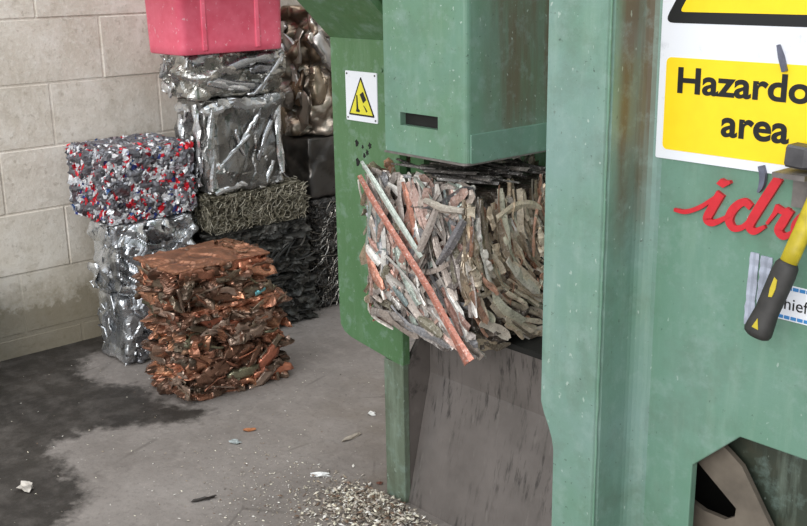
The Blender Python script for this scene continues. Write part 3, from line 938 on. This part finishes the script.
# silver stack under the can bale
G1 = 'silver foil bales stacked against the block wall'
for i, (z, h, sd, lab) in enumerate(((0.0, 0.262, 11, 'crumpled silver foil bale standing on the floor beside copper bales'),
                                     (0.262, 0.268, 12, 'crumpled silver foil bale directly under the crushed can bale'))):
    bale('aluminium_bale', lab, G1, centre(-3.60, -3.39, 1.61, 1.945, z), (0.215, 0.335, h), M['alu'], seed=sd, cell=0.10, step=0.0052, aniso=(1, 1, 0.8),
         amp=0.003, tilt=0.08, crease=0.003, rnd=0.022, palette=ALU, weights=ALUW, fine=0.4, folds=(9, .05, .17, .5, (1, 1, 1)), cmix=.15, front=0.45, warp=0.03,
         flaps=(('R', 9, 'foil_fold', (.06, .15), (.03, .07), (0, 60, 110, 150), (-.012, .012), (0.002, .008), (.001, .004), alupal),
                ('F', 3, 'foil_fold', (.08, .15), (.03, .07), (70, 90, 110), (-.008, .008), (0.0, .005), (.001, .004), alupal)))

# crushed can bale: flakes of many cans
can = empty('can_bale', centre(-3.71, -3.39, 1.595, 1.955, 0.53))
tag(can, 'bale of crushed silver, red and blue drink cans on silver foil bales', 'bale')
CS = (0.315, 0.350, 0.262)
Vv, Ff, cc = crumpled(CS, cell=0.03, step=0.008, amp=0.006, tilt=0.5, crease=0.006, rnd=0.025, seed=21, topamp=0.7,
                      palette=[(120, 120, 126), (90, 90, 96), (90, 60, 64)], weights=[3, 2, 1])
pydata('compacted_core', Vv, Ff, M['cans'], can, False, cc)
rng = random.Random(5)
FV, FF, FC = [], [], []
canpal = [((232, 234, 238), 40), ((206, 208, 214), 22), ((176, 178, 186), 12), ((206, 36, 52), 11), ((150, 30, 44), 5), ((40, 56, 128), 7), ((236, 236, 238), 9), ((70, 110, 170), 2), ((60, 60, 66), 5)]
cl_, wt_ = [c for c, w in canpal], [w for c, w in canpal]
for which, cnt in (('F', 760), ('R', 980), ('T', 560), ('L', 160), ('B', 160)):
    o, eu, ev, nn, su, sv = face_frame(CS, which)
    for k in range(cnt):
        u, v = rng.uniform(0.02, .98), rng.uniform(0.02, .98)
        c = o + eu * (u * su) + ev * (v * sv) - nn * rng.uniform(0.002, 0.012)
        r = rng.uniform(0.007, 0.019)
        tn = (nn + Vector((rng.gauss(0, .42), rng.gauss(0, .42), rng.gauss(0, .42)))).normalized()
        a = tn.orthogonal().normalized(); b = tn.cross(a)
        redpatch = noise.noise(Vector((u * 3.1 + (7 if which == 'R' else 0), v * 3.1, 2.2))) > 0.12
        colr = rng.choices(cl_, wt_)[0]
        if redpatch and rng.random() < 0.28: colr = (212, 34, 50)
        if which == 'T' and rng.random() < 0.5: colr = (150, 146, 146)
        base = len(FV)
        m_ = rng.randint(5, 7)
        FV.append(c + tn * rng.uniform(0.002, 0.007))
        for q in range(m_):
            w = 2 * math.pi * q / m_
            rr = r * rng.uniform(0.6, 1.4)
            p = c + a * math.cos(w) * rr + b * math.sin(w) * rr * rng.uniform(0.4, 1) + tn * rng.uniform(-.005, .004)
            p.z = max(p.z, 0.002); FV.append(p)
        FV.append(c - tn * 0.006)
        for q in range(m_):
            FF.append((base, base + 1 + q, base + 1 + (q + 1) % m_)); FF.append((base + m_ + 1, base + 1 + (q + 1) % m_, base + 1 + q))
        FC += [lin(*colr)[:3]] * (m_ + 2)
cf = pydata('crushed_cans', FV, FF, M['cans'], can, False, np.array(FC)); cf['kind'] = 'stuff'

# copper bales
COP = [(150, 108, 88), (128, 96, 80), (206, 140, 110), (104, 88, 74), (140, 128, 112), (236, 168, 128), (84, 72, 62)]
COPW = [4, 4, 2.2, 3, 1.4, 0.8, 2]
cpal = [(204, 134, 106), (166, 114, 92), (228, 166, 134), (150, 134, 116), (136, 102, 84), (190, 118, 94), (178, 154, 138), (192, 166, 150), (130, 126, 104), (120, 104, 88)]
G2 = 'copper bales in the stack of three'
def slab_top(R, U):
    return R
for i, (x0, x1, y0, y1, z, h, sd, lab, tamp) in enumerate((
        (-3.16, -2.91, 1.60, 1.985, 0.0, 0.180, 41, 'crushed copper bale at the bottom of the copper stack on the floor', .4),
        (-3.17, -2.90, 1.595, 1.985, 0.180, 0.140, 42, 'crushed copper bale in the middle of the copper stack', .4),
        (-3.19, -2.93, 1.58, 1.945, 0.320, 0.142, 43, 'crushed copper bale with flat brown sheet top, uppermost of copper stack', .12))):
    s = (x1 - x0, y1 - y0, h)
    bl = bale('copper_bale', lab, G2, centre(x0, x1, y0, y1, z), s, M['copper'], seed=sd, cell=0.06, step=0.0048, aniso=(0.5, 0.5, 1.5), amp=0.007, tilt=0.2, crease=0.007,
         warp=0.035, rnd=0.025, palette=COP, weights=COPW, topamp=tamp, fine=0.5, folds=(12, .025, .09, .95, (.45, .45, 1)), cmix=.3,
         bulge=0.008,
         flaps=(('R', 10, 'copper_fold', (.09, .2), (.026, .062), (0, 5, 12, -10, 165, 40), (-.018, .014), (0.004, .014), (-.004, .004), cpal),
                ('F', 6, 'copper_fold', (.07, .16), (.024, .055), (0, 0, 10, -12, 100), (-.014, .012), (0.004, .012), (-.004, .004), cpal),
                ('R', 6, 'copper_fold', (.05, .12), (.008, .014), (0, 20, 150), (-.01, .01), (0.010, .018), (.002, .004), cpal),
                ('B', 3, 'copper_fold', (.06, .15), (.02, .04), (0, 10), (-.012, .012), (0.002, .012), (-.002, .004), cpal)))
    if i == 2:
        Vv, Ff, cc = crumpled((s[0] + .02, s[1] + .012, 0.012), cell=.09, step=.007, amp=.002, tilt=.04, crease=.001, rnd=.005, palette=COP, weights=COPW, seed=44, topamp=1.0, fine=.3,
                              folds=(6, .06, .2, .03, (1, 1, .2)), warp=.03)
        top = pydata('top_sheet', Vv, Ff, None, bl, False, cc); top.location.z = h - 0.009
        k = NT('brown_tarnished_copper_sheet')
        n = k.noise(18, 5, 0.65)
        k.set('Base Color', k.ramp(n, [(0.3, lin(106, 76, 58)), (0.55, lin(146, 100, 76)), (0.75, lin(180, 128, 98))]))
        k.set('Metallic', 0.45); k.set('Roughness', 0.45); k.bump(k.noise(26, 4), 0.5, 0.012)
        top.data.materials.append(k.mat)
        rg = random.Random(3); rg.normal = lambda a, b: rg.gauss(a, b)
        for u, v, a, L, W in ((.28, .9, 20, .05, .016), (.18, .8, -30, .04, .014), (.45, .93, 70, .04, .012), (.5, .8, 10, .06, .012), (.85, .8, 60, .05, .012)):
            flap(s, 'T', u, v, math.radians(a), L, W, .008, .008, .004, rg, (128, 96, 74), M['copper'], bl, 'copper_fold')
    if i == 2:
        rg = random.Random(6); rg.normal = lambda a, b: rg.gauss(a, b)
        for q in range(2):       # pair of flattened tubes hanging down on the corner
            flap(s, 'R', 0.03 + 0.07 * q, 0.36, math.radians(100 - 8 * q), .085, .016, .002, .016, .006, rg, (134, 112, 98), M['copper'], bl, 'flattened_tube')
        flap(s, 'R', .86, .10, math.radians(20), .045, .020, .004, .016, .005, rg, (120, 190, 200), M['copper'], bl, 'verdigris_scrap')

# stack with the aluminium bales, dark bales and the red crate
G3 = 'dark scrap bales under the aluminium bales'
DK = [(98, 96, 92), (80, 80, 76), (62, 62, 60), (122, 120, 114)]
dkp = [(96, 94, 90), (70, 70, 68), (120, 118, 114), (54, 54, 52)]
for (x0, x1, y0, y1, z, h, sd, lab, sh) in ((-3.62, -3.35, 2.02, 2.46, 0.0, 0.215, 51, 'dark grey scrap bale on the floor behind copper stack', (0, 0.7)),
                                        (-3.62, -3.35, 2.01, 2.44, 0.215, 0.223, 52, 'dark grey scrap bale under the olive grey shredded bale', (0, -0.7))):
    bale('dark_scrap_bale', lab, G3, centre(x0, x1, y0, y1, z), (x1 - x0, y1 - y0, h), M['darkscrap'], seed=sd, cell=0.05, step=0.007, aniso=(0.6, 0.6, 1.6), shear=sh, amp=0.008,
         tilt=0.15, crease=0.006, rnd=0.03, palette=DK, weights=[3, 3, 3, 1], fine=0.5, folds=(12, .02, .08, .7, (.4, .5, 1)),
         flaps=(('R', 16, 'scrap_fold', (.06, .16), (.006, .016), (20, 35, 150, 5), (-.01, .008), (0.003, .010), (.001, .005), dkp),
                ('F', 4, 'scrap_fold', (.06, .12), (.006, .016), (20, 150), (-.01, .008), (0.003, .010), (.001, .005), dkp)))
GG = [(122, 116, 98), (98, 94, 78), (140, 134, 116), (76, 72, 60)]
gg = bale('shredded_metal_bale', 'olive grey bale of fine shredded scrap under the upright aluminium bale', None, centre(-3.63, -3.34, 1.98, 2.42, 0.438), (0.29, 0.44, 0.148), M['darkscrap'],
     seed=61, cell=0.018, step=0.006, aniso=(0.8, 0.8, 1.6), amp=0.006, tilt=0.6, crease=0.006, rnd=0.03, palette=GG, weights=[3, 3, 2, 2], fine=0.5)
def fibres(name, size, faces, count, pal, mat, parent, seed, Lr, w, out=0.008, curl=0.4):
    rg = random.Random(seed)
    FV, FF, FC = [], [], []
    for k in range(count):
        o, eu, ev, nn, su, sv = face_frame(size, rg.choice(faces))
        c = o + eu * rg.uniform(.02, .98) * su + ev * rg.uniform(.05, .95) * sv + nn * rg.uniform(0.0, out)
        a = rg.uniform(0, 6.28); L = rg.uniform(*Lr); b = rg.gauss(0, curl)
        path, nor = [], []
        p = c - (eu * math.cos(a) + ev * math.sin(a)) * L / 2
        for i in range(5):
            t = eu * math.cos(a) + ev * math.sin(a) + nn * rg.gauss(0, .15)
            path.append(p.copy()); nor.append(nn)
            p = p + t * L / 4; a += b
        for q in path: q.z = max(0.003, min(q.z, size[2] - 0.003 if nn.z < .5 else 9))
        Vv, Ff = tube_data(path, [w * rg.uniform(.6, 1.3)] * 5, 4, True, 1.0, nn)
        bse = len(FV); FV += Vv; FF += [tuple(bse + i for i in f) for f in Ff]
        FC += [np.array(lin(*rg.choice(pal))[:3])] * len(Vv)
    o = pydata(name, FV, FF, mat, parent, False, np.array(FC)); o['kind'] = 'stuff'
    return o
fibres('shredded_strands', (0.29, 0.44, 0.148), 'RRRFT', 900, [(150, 144, 126), (112, 106, 90), (84, 80, 68), (170, 164, 148)], M['darkscrap'], gg, 5, (.02, .06), .0013)

upb = bale('aluminium_bale', 'upright pressed aluminium bale with smooth grey side below a flatter bale', None, centre(-3.57, -3.35, 1.975, 2.33, 0.586), (0.215, 0.35, 0.357), M['alu'],
     seed=72, cell=0.20, step=0.0055, aniso=(1, 1, 0.7), amp=0.002, tilt=0.05, crease=0.002, rnd=0.02, folds=(9, .05, .3, .22, (1, 1, 1)), cmix=.15, palette=[(150, 149, 147), (128, 127, 125), (172, 171, 169), (106, 105, 103)], weights=[4, 3, 3, 1], fine=0.6,
     flaps=(('R', 5, 'foil_fold', (.08, .2), (.014, .03), (90, 100, 80, 50), (-.005, .005), (0.002, .006), (.003, .006), alupal),
            ('F', 7, 'foil_fold', (.05, .12), (.012, .03), (90, 100, 80, 60), (-.008, .008), (0.003, .010), (.003, .008), alupal)))
rg = random.Random(61); rg.normal = lambda a, b: rg.gauss(a, b)
for wh, u, v, a, L, W in (('R', .06, .5, 88, .30, .035), ('R', .12, .90, 10, .14, .04), ('R', .45, .93, -6, .2, .045), ('R', .82, .92, 5, .16, .04), ('R', .93, .55, 92, .3, .03),
                          ('R', .30, .07, 8, .16, .03), ('R', .75, .10, 60, .14, .018), ('R', .32, .42, 38, .2, .018), ('R', .55, .66, 50, .12, .014), ('R', .16, .24, 120, .12, .03),
                          ('F', .85, .6, 95, .25, .04), ('F', .5, .9, 5, .15, .04), ('F', .7, .3, 70, .14, .03), ('F', .3, .6, 100, .16, .03), ('F', .6, .1, 20, .12, .04)):
    flap((0.215, 0.35, 0.357), wh, u, v, math.radians(a), L, W, rg.uniform(-.004, .004), rg.uniform(.004, .009), rg.uniform(.003, .007), rg, rg.choice([(238, 240, 242), (220, 222, 224), (206, 208, 210)]), M['alu'], upb, 'foil_fold', False, 9)
up = bale('aluminium_bale', 'flat creased aluminium bale directly under the red crate', None, centre(-3.59, -3.35, 1.945, 2.325, 0.943), (0.24, 0.38, 0.165), M['alu'],
     seed=73, cell=0.16, step=0.0055, aniso=(0.9, 0.9, 1.1), amp=0.005, tilt=0.12, crease=0.004, rnd=0.02, folds=(10, .04, .2, .5, (.5, .5, 1)), cmix=.2, palette=[(190, 188, 182), (160, 158, 152), (214, 212, 208), (120, 118, 112)], weights=[4, 3, 3, 1], fine=0.4,
     flaps=(('R', 6, 'foil_fold', (.12, .26), (.02, .05), (5, 12, 170, 20), (-.008, .008), (0.002, .010), (.001, .006), alupal),
            ('F', 5, 'foil_fold', (.05, .12), (.012, .04), (0, 90, 60), (-.008, .008), (0.003, .010), (.003, .008), alupal)))

# red plastic crate
cr = empty('plastic_crate', (-3.445, 2.11, 1.108))
tag(cr, 'scuffed red plastic crate on top of the aluminium bales', 'crate')
def crate_ring(hx_, hy_, r=0.03, n=5):
    return rounded_rect(-hx_, hx_, -hy_, hy_, r, n)
bm = bmesh.new()
levels = [(0.112, 0.205, 0.0), (0.122, 0.215, 0.0), (0.1255, 0.2185, 0.004), (0.126, 0.219, 0.030), (0.132, 0.225, 0.34), (0.140, 0.233, 0.34), (0.140, 0.233, 0.36), (0.126, 0.219, 0.36), (0.116, 0.209, 0.02)]
rings = [[bm.verts.new((x, y, z)) for x, y in crate_ring(a, b)] for a, b, z in levels]
for a, b in zip(rings, rings[1:]):
    for i in range(len(a)): bm.faces.new((a[i], a[(i + 1) % len(a)], b[(i + 1) % len(b)], b[i]))
bm.faces.new(rings[0][::-1]); bm.faces.new(rings[-1])
obj('crate_body', bm, M['pink'], cr, True)
for y in (-0.125, 0.10):
    bm = bmesh.new(); add_box(bm, 0.122, 0.1315, y - .010, y + .010, 0.012, 0.34, 0.004); obj('crate_rib', bm, M['pink'], cr)
# column of bales behind, beside the press
G4 = 'wire scrap bales beside the press'
gcol = [(92, 90, 88), (72, 70, 68), (120, 116, 112), (54, 52, 50)]
for (x0, x1, y0, y1, z, h, sd, lab) in ((-3.66, -3.43, 2.51, 2.88, 0.0, 0.236, 81, 'grey tangled wire bale on the floor beside the green post'),
                                        (-3.65, -3.43, 2.51, 2.88, 0.236, 0.240, 82, 'grey tangled wire bale under the smooth grey block')):
    b_ = bale('wire_bale', lab, G4, centre(x0, x1, y0, y1, z), (x1 - x0, y1 - y0, h), M['darkscrap'], seed=sd, cell=0.03, step=0.009, aniso=(.8, .8, 1.3), amp=0.006, tilt=0.4,
              crease=0.006, rnd=0.03, palette=gcol, weights=[3, 3, 1, 3], fine=0.4)
    fibres('tangled_wire', (x1 - x0, y1 - y0, h), 'RRFF', 380, [(150, 146, 140), (110, 106, 100), (84, 80, 76)], M['alu'], b_, sd, (.05, .12), .0016, 0.014, .35)
bale('pressed_block_bale', 'smooth dark grey pressed block under the bent bronze sheet', None, centre(-3.64, -3.43, 2.50, 2.88, 0.476), (0.21, 0.38, 0.259), M['bronze'],
     seed=91, cell=0.16, step=0.012, amp=0.003, tilt=0.06, crease=0.002, rnd=0.022, palette=[(112, 110, 108), (92, 90, 88), (132, 128, 124)], weights=[3, 3, 1], fine=0.4, smooth=True,
     flaps=(('F', 2, 'wire_end', (.10, .14), (.006, .009), (-60, -55), (-.008, .0), (0.008, .012), (.002, .004), [(190, 190, 190)]),))
BR = [(172, 156, 138), (196, 186, 174), (142, 124, 106), (214, 210, 206)]
bs = bale('bent_sheet_bale', 'folded bronze grey sheet metal heaped on the smooth grey block', None, centre(-3.65, -3.44, 2.52, 2.90, 0.735), (0.20, 0.36, 0.52), M['bronze'],
     seed=95, cell=0.11, step=0.009, aniso=(1, 1, 0.7), amp=0.008, tilt=0.2, crease=0.012, warp=0.06, rnd=0.03, palette=BR, weights=[3, 2, 3, 1], fine=0.3, folds=(8, .08, .25, .7, (1, 1, .6)), smooth=True,
     flaps=(('F', 7, 'sheet_fold', (.14, .28), (.06, .11), (60, 80, 110, 130, 30), (-.04, .03), (0.005, .03), (-.012, .016), [(176, 160, 140), (206, 202, 198), (132, 112, 94), (190, 180, 170)]),
            ('R', 7, 'sheet_fold', (.14, .28), (.06, .11), (60, 80, 110, 130, 30), (-.04, .03), (0.005, .03), (-.012, .016), [(176, 160, 140), (206, 202, 198), (132, 112, 94), (190, 180, 170)])))

# bale at the picture's left, mostly out of view
lbale = bale('aluminium_bale', 'silver bale by the wet patch, only its foot in view', None, centre(-3.74, -3.44, 0.70, 1.10, 0), (0.29, 0.40, 0.40), M['alu'],
     seed=101, cell=0.08, step=0.012, amp=0.010, tilt=0.4, crease=0.008, rnd=0.03, palette=ALU, weights=ALUW, fine=0.4)
rg = random.Random(12); rg.normal = lambda a, b: rg.gauss(a, b)
for q in range(3):
    flap((0.29, 0.40, 0.40), 'B', 0.02 + 0.05 * q, 0.05 + .03 * q, math.radians(200 + 20 * q), .10, .05, .01, .04 - .008 * q, .006, rg, (190, 205, 205), M['alu'], lbale, 'foil_fold')

# ------------------------------------------------------------------ scrap bale coming out of the press
BX0, BX1, BY0, BY1, BZ0, BZ1 = -1.960, -1.578, 1.582, 2.04, 0.530, 0.930
BSZ = (BX1 - BX0, BY1 - BY0, BZ1 - BZ0)
sb = empty('scrap_strip_bale', centre(BX0, BX1, BY0, BY1, BZ0))
tag(sb, 'bale of mixed copper and aluminium strips coming out of the press', 'bale')
def skew(R, U):
    R[:, 2] += 0.0
    return R
Vv, Ff, cc = crumpled((BSZ[0] - .03, BSZ[1] - .03, BSZ[2] - .03), cell=0.03, step=0.012, amp=0.006, tilt=0.4, crease=0.006, rnd=0.04, seed=7,
                      palette=[(100, 88, 78), (80, 70, 62), (120, 106, 94)], weights=[2, 2, 1])
core = pydata('compacted_core', Vv, Ff, M['strip'], sb, False, cc)
core.location.z = 0.008
SP = [((188, 174, 164), 10), ((166, 156, 150), 10), ((196, 162, 150), 8), ((172, 132, 120), 4), ((212, 204, 196), 8), ((154, 154, 158), 9), ((170, 182, 172), 4), ((136, 130, 112), 4), ((116, 108, 104), 5), ((230, 226, 220), 6), ((146, 164, 164), 2), ((190, 128, 106), 2)]
SP_LIGHTENED = [((222, 206, 182), 10), ((200, 182, 156), 9), ((236, 226, 210), 8), ((178, 160, 138), 5), ((206, 204, 182), 4), ((222, 170, 144), 5), ((244, 238, 228), 6), ((140, 126, 108), 3), ((190, 140, 114), 3)]  # paler palette: light missing in the niche is put into the colour
rg = random.Random(77)
def strip_on(which, mode, inner):
    o, eu, ev, nn, su, sv = face_frame(BSZ, which)
    pal = SP if which == 'F' else SP_LIGHTENED
    colr = np.array(lin(*rg.choices([c for c, w in pal], [w for c, w in pal])[0])[:3]) * rg.uniform(0.7, 1.15)
    depth = rg.uniform(-0.016, -0.004) if inner else rg.uniform(-0.004, 0.012)
    n = 7
    path, nor = [], []
    if mode == 'flat':
        u, v = rg.uniform(0.04, 0.98), rg.uniform(0.05, 0.96)
        k = rg.random()
        ang = rg.gauss(118, 16) if k < 0.5 else (rg.gauss(62, 14) if k < 0.75 else rg.uniform(0, 180))
        if v < 0.22: ang = rg.gauss(150, 18)
        ang = math.radians(ang)
        L = rg.uniform(0.05, 0.19); b = rg.gauss(0, 0.06)
        t0 = eu * math.cos(ang) + ev * math.sin(ang); s0 = nn.cross(t0)
        c = o + eu * (u * su) + ev * (v * sv)
        til = rg.gauss(0, 0.05)
        for i in range(n):
            q = i / (n - 1) - .5
            path.append(c + t0 * q * L + s0 * (b * L * (q * q * 4)) + nn * (depth + til * q * L + rg.gauss(0, .0006)))
            nor.append(nn)
        W = rg.uniform(0.009, 0.028); cup = rg.uniform(-0.003, 0.005)
    else:
        # nested strands: hang down at the front corner and sweep round to horizontal
        r = rg.uniform(0.05, 0.46); a0 = math.radians(rg.uniform(172, 262)); da = rg.uniform(0.05, 0.15) / r
        da = min(da, 1.1)
        cx, cz = 0.40 + rg.gauss(0, .02), 0.40 + rg.gauss(0, .02)
        for i in range(n):
            a = a0 + da * i / (n - 1)
            w_ = 0.004 * math.sin(i * 0.8 + r * 90)
            uu, vv = cx + (r + w_) * math.cos(a), cz + (r + w_) * math.sin(a)
            path.append(o + eu * uu + ev * vv + nn * (depth + rg.gauss(0, .001))); nor.append((nn + ev * rg.gauss(0, .15)))
        W = rg.uniform(0.008, 0.024); cup = rg.uniform(-0.003, 0.005)
    # keep within the bale, wrapping round the corners a little
    lo = Vector((-BSZ[0] / 2 - .006, -BSZ[1] / 2 - .012, 0.006)); hi = Vector((BSZ[0] / 2 + .010, BSZ[1] / 2, BSZ[2] + .004))
    for p in path:
        for a in range(3): p[a] = min(max(p[a], lo[a] + rg.uniform(0, .006)), hi[a] - rg.uniform(0, .006))
        # rounded lower and upper edges
        if which == 'F':
            e = max(0, 0.05 - p.z) ; p.y += e * e * 12
            e = max(0, -BSZ[0] / 2 + 0.05 - p.x); p.y += e * e * 8
    ok = all((path[i + 1] - path[i]).length > 0.003 for i in range(n - 1))
    if not ok: return None
    jit = [W * rg.uniform(0.8, 1.12) for _ in range(n)]
    jit[0] *= rg.uniform(.4, 1); jit[-1] *= rg.uniform(.4, 1)
    tw = rg.gauss(0, .5)
    side = (path[-1] - path[0]).normalized().cross(nn)
    nor = [(q + side * (tw + rg.gauss(0, .12))).normalized() for q in nor]
    Vv, Ff = ribbon_data(path, nor, jit, 0.0025, cup)
    return Vv, Ff, np.tile(colr, (len(Vv), 1))
FV, FF, FC = [], [], []
for k in range(620):
    which = rg.choice('FFR RLB'.replace(' ', ''))
    r = strip_on(which, 'arc' if which == 'R' and rg.random() < .85 else 'flat', True)
    if r:
        b = len(FV); FV += r[0]; FF += [tuple(b + i for i in f) for f in r[1]]; FC.append(r[2])
o = pydata('packed_strips', FV, FF, M['strip'], sb, False, np.concatenate(FC)); o['kind'] = 'stuff'
cnt = 0
while cnt < 150:
    r = strip_on('F', 'flat', False)
    if r: pydata('metal_strip', r[0], r[1], M['strip'], sb, False, r[2]); cnt += 1
cnt = 0
while cnt < 140:
    r = strip_on('R', 'arc' if rg.random() < 0.88 else 'flat', False)
    if r: pydata('metal_strip', r[0], r[1], M['strip'], sb, False, r[2]); cnt += 1
# dark strips lying on the top under the housing
FV, FF, FC = [], [], []
for k in range(70):
    c = Vector((rg.uniform(-.03, .17), rg.uniform(-.20, .0), BSZ[2] + rg.uniform(0.002, .022)))
    a = rg.uniform(-.6, .6); L = rg.uniform(.06, .16)
    t = Vector((math.cos(a), math.sin(a), rg.gauss(0, .06)))
    path = [c + t * (q - .5) * L for q in (0, .33, .66, 1)]
    for p in path: p.z = max(BSZ[2] - .004, min(p.z, BSZ[2] + .036))
    Vv, Ff = ribbon_data(path, [Vector((0, rg.gauss(0, .3), 1))] * 4, [rg.uniform(.008, .016)] * 4, .002, .004)
    b = len(FV); FV += Vv; FF += [tuple(b + i for i in f) for f in Ff]
    FC.append(np.tile(np.array(lin(*rg.choice([(62, 60, 60), (90, 86, 84), (44, 42, 42), (120, 114, 108)]))[:3]), (len(Vv), 1)))
o = pydata('packed_strips', FV, FF, M['strip'], sb, False, np.concatenate(FC)); o['kind'] = 'stuff'
# long flattened copper pipe and pale strip lying across the front
def long_strip(name, pts, w, colr, cup=0.006, label=None):
    P = [Vector(p) - Vector(sb.location) for p in pts]
    n = 14; path = []
    for i in range(n):
        t = i / (n - 1) * (len(P) - 1); a = min(int(t), len(P) - 2); q = t - a
        path.append(P[a].lerp(P[a + 1], q))
    ws_ = np.interp(np.linspace(0, 1, n), np.linspace(0, 1, len(w)), w)
    Vv, Ff = ribbon_data(path, [Vector((0.1, -1, 0.05))] * n, list(ws_), 0.006, cup)
    o = pydata(name, Vv, Ff, M['strip'], sb, False, np.tile(np.array(lin(*colr)[:3]), (len(Vv), 1)))
    if label: o['label'] = label
long_strip('copper_pipe', [(-1.930, 1.556, 0.918), (-1.882, 1.553, 0.867), (-1.785, 1.549, 0.783), (-1.683, 1.546, 0.695), (-1.610, 1.545, 0.615), (-1.550, 1.546, 0.549)], [.012, .018, .019, .020, .021, .022, .024, .036], (186, 120, 102), 0.007, 'long flattened copper pipe')
long_strip('pale_strip', [(-1.928, 1.562, 0.952), (-1.83, 1.556, 0.865), (-1.715, 1.556, 0.757)], [.008, .017, .019, .018, .014], (190, 198, 188), 0.005, 'pale green grey strip')
long_strip('metal_strip', [(-1.570, 1.552, 0.872), (-1.61, 1.550, 0.81), (-1.655, 1.556, 0.757)], [.018, .026, .024, .014], (132, 130, 134), 0.010)
long_strip('metal_strip', [(-1.66, 1.556, 0.885), (-1.70, 1.556, 0.81), (-1.745, 1.560, 0.74)], [.016, .022, .02, .014], (190, 178, 170), 0.006)
long_strip('metal_strip', [(-1.70, 1.556, 0.893), (-1.64, 1.552, 0.884), (-1.58, 1.560, 0.886)], [.014, .02, .018, .014], (186, 176, 164), 0.006)

# ------------------------------------------------------------------ things and litter on the floor
def litter(name, count, sampler, pal, seed, size):
    rg = random.Random(seed)
    FV, FF, FC = [], [], []
    for k in range(count):
        x, y, z = sampler(rg)
        L = rg.uniform(*size); w = L * rg.uniform(.25, .6); a = rg.uniform(0, 6.28)
        t = Vector((math.cos(a), math.sin(a), rg.uniform(-.4, .4))); s = Vector((-math.sin(a), math.cos(a), rg.uniform(-.5, .5)))
        c = Vector((x, y, z + w * 0.5))
        ptsl = [c - t * L * .5, c + s * w * .5, c + t * L * .5, c - s * w * .5, c + Vector((0, 0, w * rg.uniform(.2, .6)))]
        for p in ptsl: p.z = max(p.z, 0.0006)
        b = len(FV); FV += ptsl
        FF += [(b, b + 1, b + 4), (b + 1, b + 2, b + 4), (b + 2, b + 3, b + 4), (b + 3, b, b + 4), (b, b + 3, b + 2, b + 1)]
        FC += [lin(*rg.choice(pal))[:3]] * 5
    return pydata(name, FV, FF, M['chipattr'], None, False, np.array(FC))
CH = [(214, 206, 190), (186, 176, 160), (232, 228, 220), (150, 136, 118), (170, 160, 150), (120, 96, 78), (226, 220, 200)]
def pile(rg):
    while True:
        x = rg.gauss(-1.94, 0.10); y = rg.gauss(1.585, 0.062)
        dd = ((x + 1.93) / .12) ** 2 + ((y - 1.59) / .08) ** 2
        if y < 1.662 + max(0, (-2.01 - x)) * .3: return x, y, rg.uniform(0, 1) * 0.03 * math.exp(-dd)
o = litter('metal_chip_pile', 1700, pile, CH + [(140, 130, 118), (112, 102, 92)], 3, (.006, .021))
tag(o, 'heap of pale metal chips at the foot of the slide', 'metal chips', kind='stuff')
def scatter(rg):
    while True:
        x, y = rg.gauss(-2.12, 0.20), rg.gauss(1.50, 0.14)
        if y < 1.66: return x, y, 0
o = litter('scattered_chips', 1000, scatter, CH, 9, (.003, .010))
tag(o, 'pale metal chips strewn over the concrete floor', 'metal chips', kind='stuff')
def scatter2(rg):
    while True:
        x, y = rg.uniform(-3.6, -1.9), rg.uniform(0.75, 2.2)
        if x < -2.02 or y < 1.6: return x, y, 0
o = litter('floor_specks', 420, scatter2, CH + [(90, 84, 78), (60, 56, 52)], 14, (.003, .009))
tag(o, 'tiny bits of litter strewn over the whole floor', 'litter', kind='stuff')

def crumb(name, x, y, L, W, H, a, rgb, label, cat, seed, metal=0.0):
    rg = random.Random(seed)
    bm = bmesh.new(); bmesh.ops.create_icosphere(bm, subdivisions=2, radius=0.5)
    for v in bm.verts:
        nz = noise.noise(v.co * 5 + Vector((seed, 0, 0)))
        v.co = v.co * (1 + nz * 0.9)
        q = Vector((v.co.x * L, v.co.y * W, max(0.0, v.co.z * H + H * 0.42)))
        v.co = q
    mt = plain(name + '_material', rgb, 0.6, metal, 0.3, 80)
    o = obj(name, bm, mt); o.location = (x, y, 0); o.rotation_euler.z = a
    tag(o, label, cat)
crumb('crumpled_paper', -2.715, 0.955, .040, .032, .030, .4, (214, 206, 196), 'crumpled off-white scrap lying on the wet patch edge', 'litter', 1)
crumb('white_fragment', -2.215, 1.607, .055, .018, .012, 0.75, (236, 236, 234), 'bright white plastic fragment on floor near the chips', 'litter', 2)
crumb('copper_fragment', -2.61, 1.63, .034, .014, .010, 1.1, (176, 112, 70), 'small orange copper fragment on the bare floor', 'metal scrap', 3)
crumb('foil_fragment', -2.568, 1.548, .04, .022, .012, .5, (168, 176, 176), 'grey foil fragment on floor beside the copper fragment', 'metal scrap', 4, .5)
crumb('dark_twig', -2.319, 1.292, .060, .012, .010, 1.25, (48, 42, 38), 'thin dark splinter lying on the floor', 'litter', 5)
crumb('scrap_strip', -2.348, 1.832, .014, .075, .010, .1, (170, 160, 146), 'pale bent scrap strip on floor near the machine leg', 'metal scrap', 6)
crumb('white_chip', -2.438, 1.987, .032, .016, .014, .2, (226, 226, 222), 'white chip on floor in front of the post foot', 'litter', 7)
crumb('rust_flake', -2.03, 1.60, .026, .020, .012, .3, (122, 70, 50), 'rust brown flake on the heap of chips', 'metal scrap', 8)
crumb('rust_flake', -2.06, 1.70, .016, .012, .008, .9, (110, 64, 48), 'small rust brown flake beside the machine leg', 'metal scrap', 9)
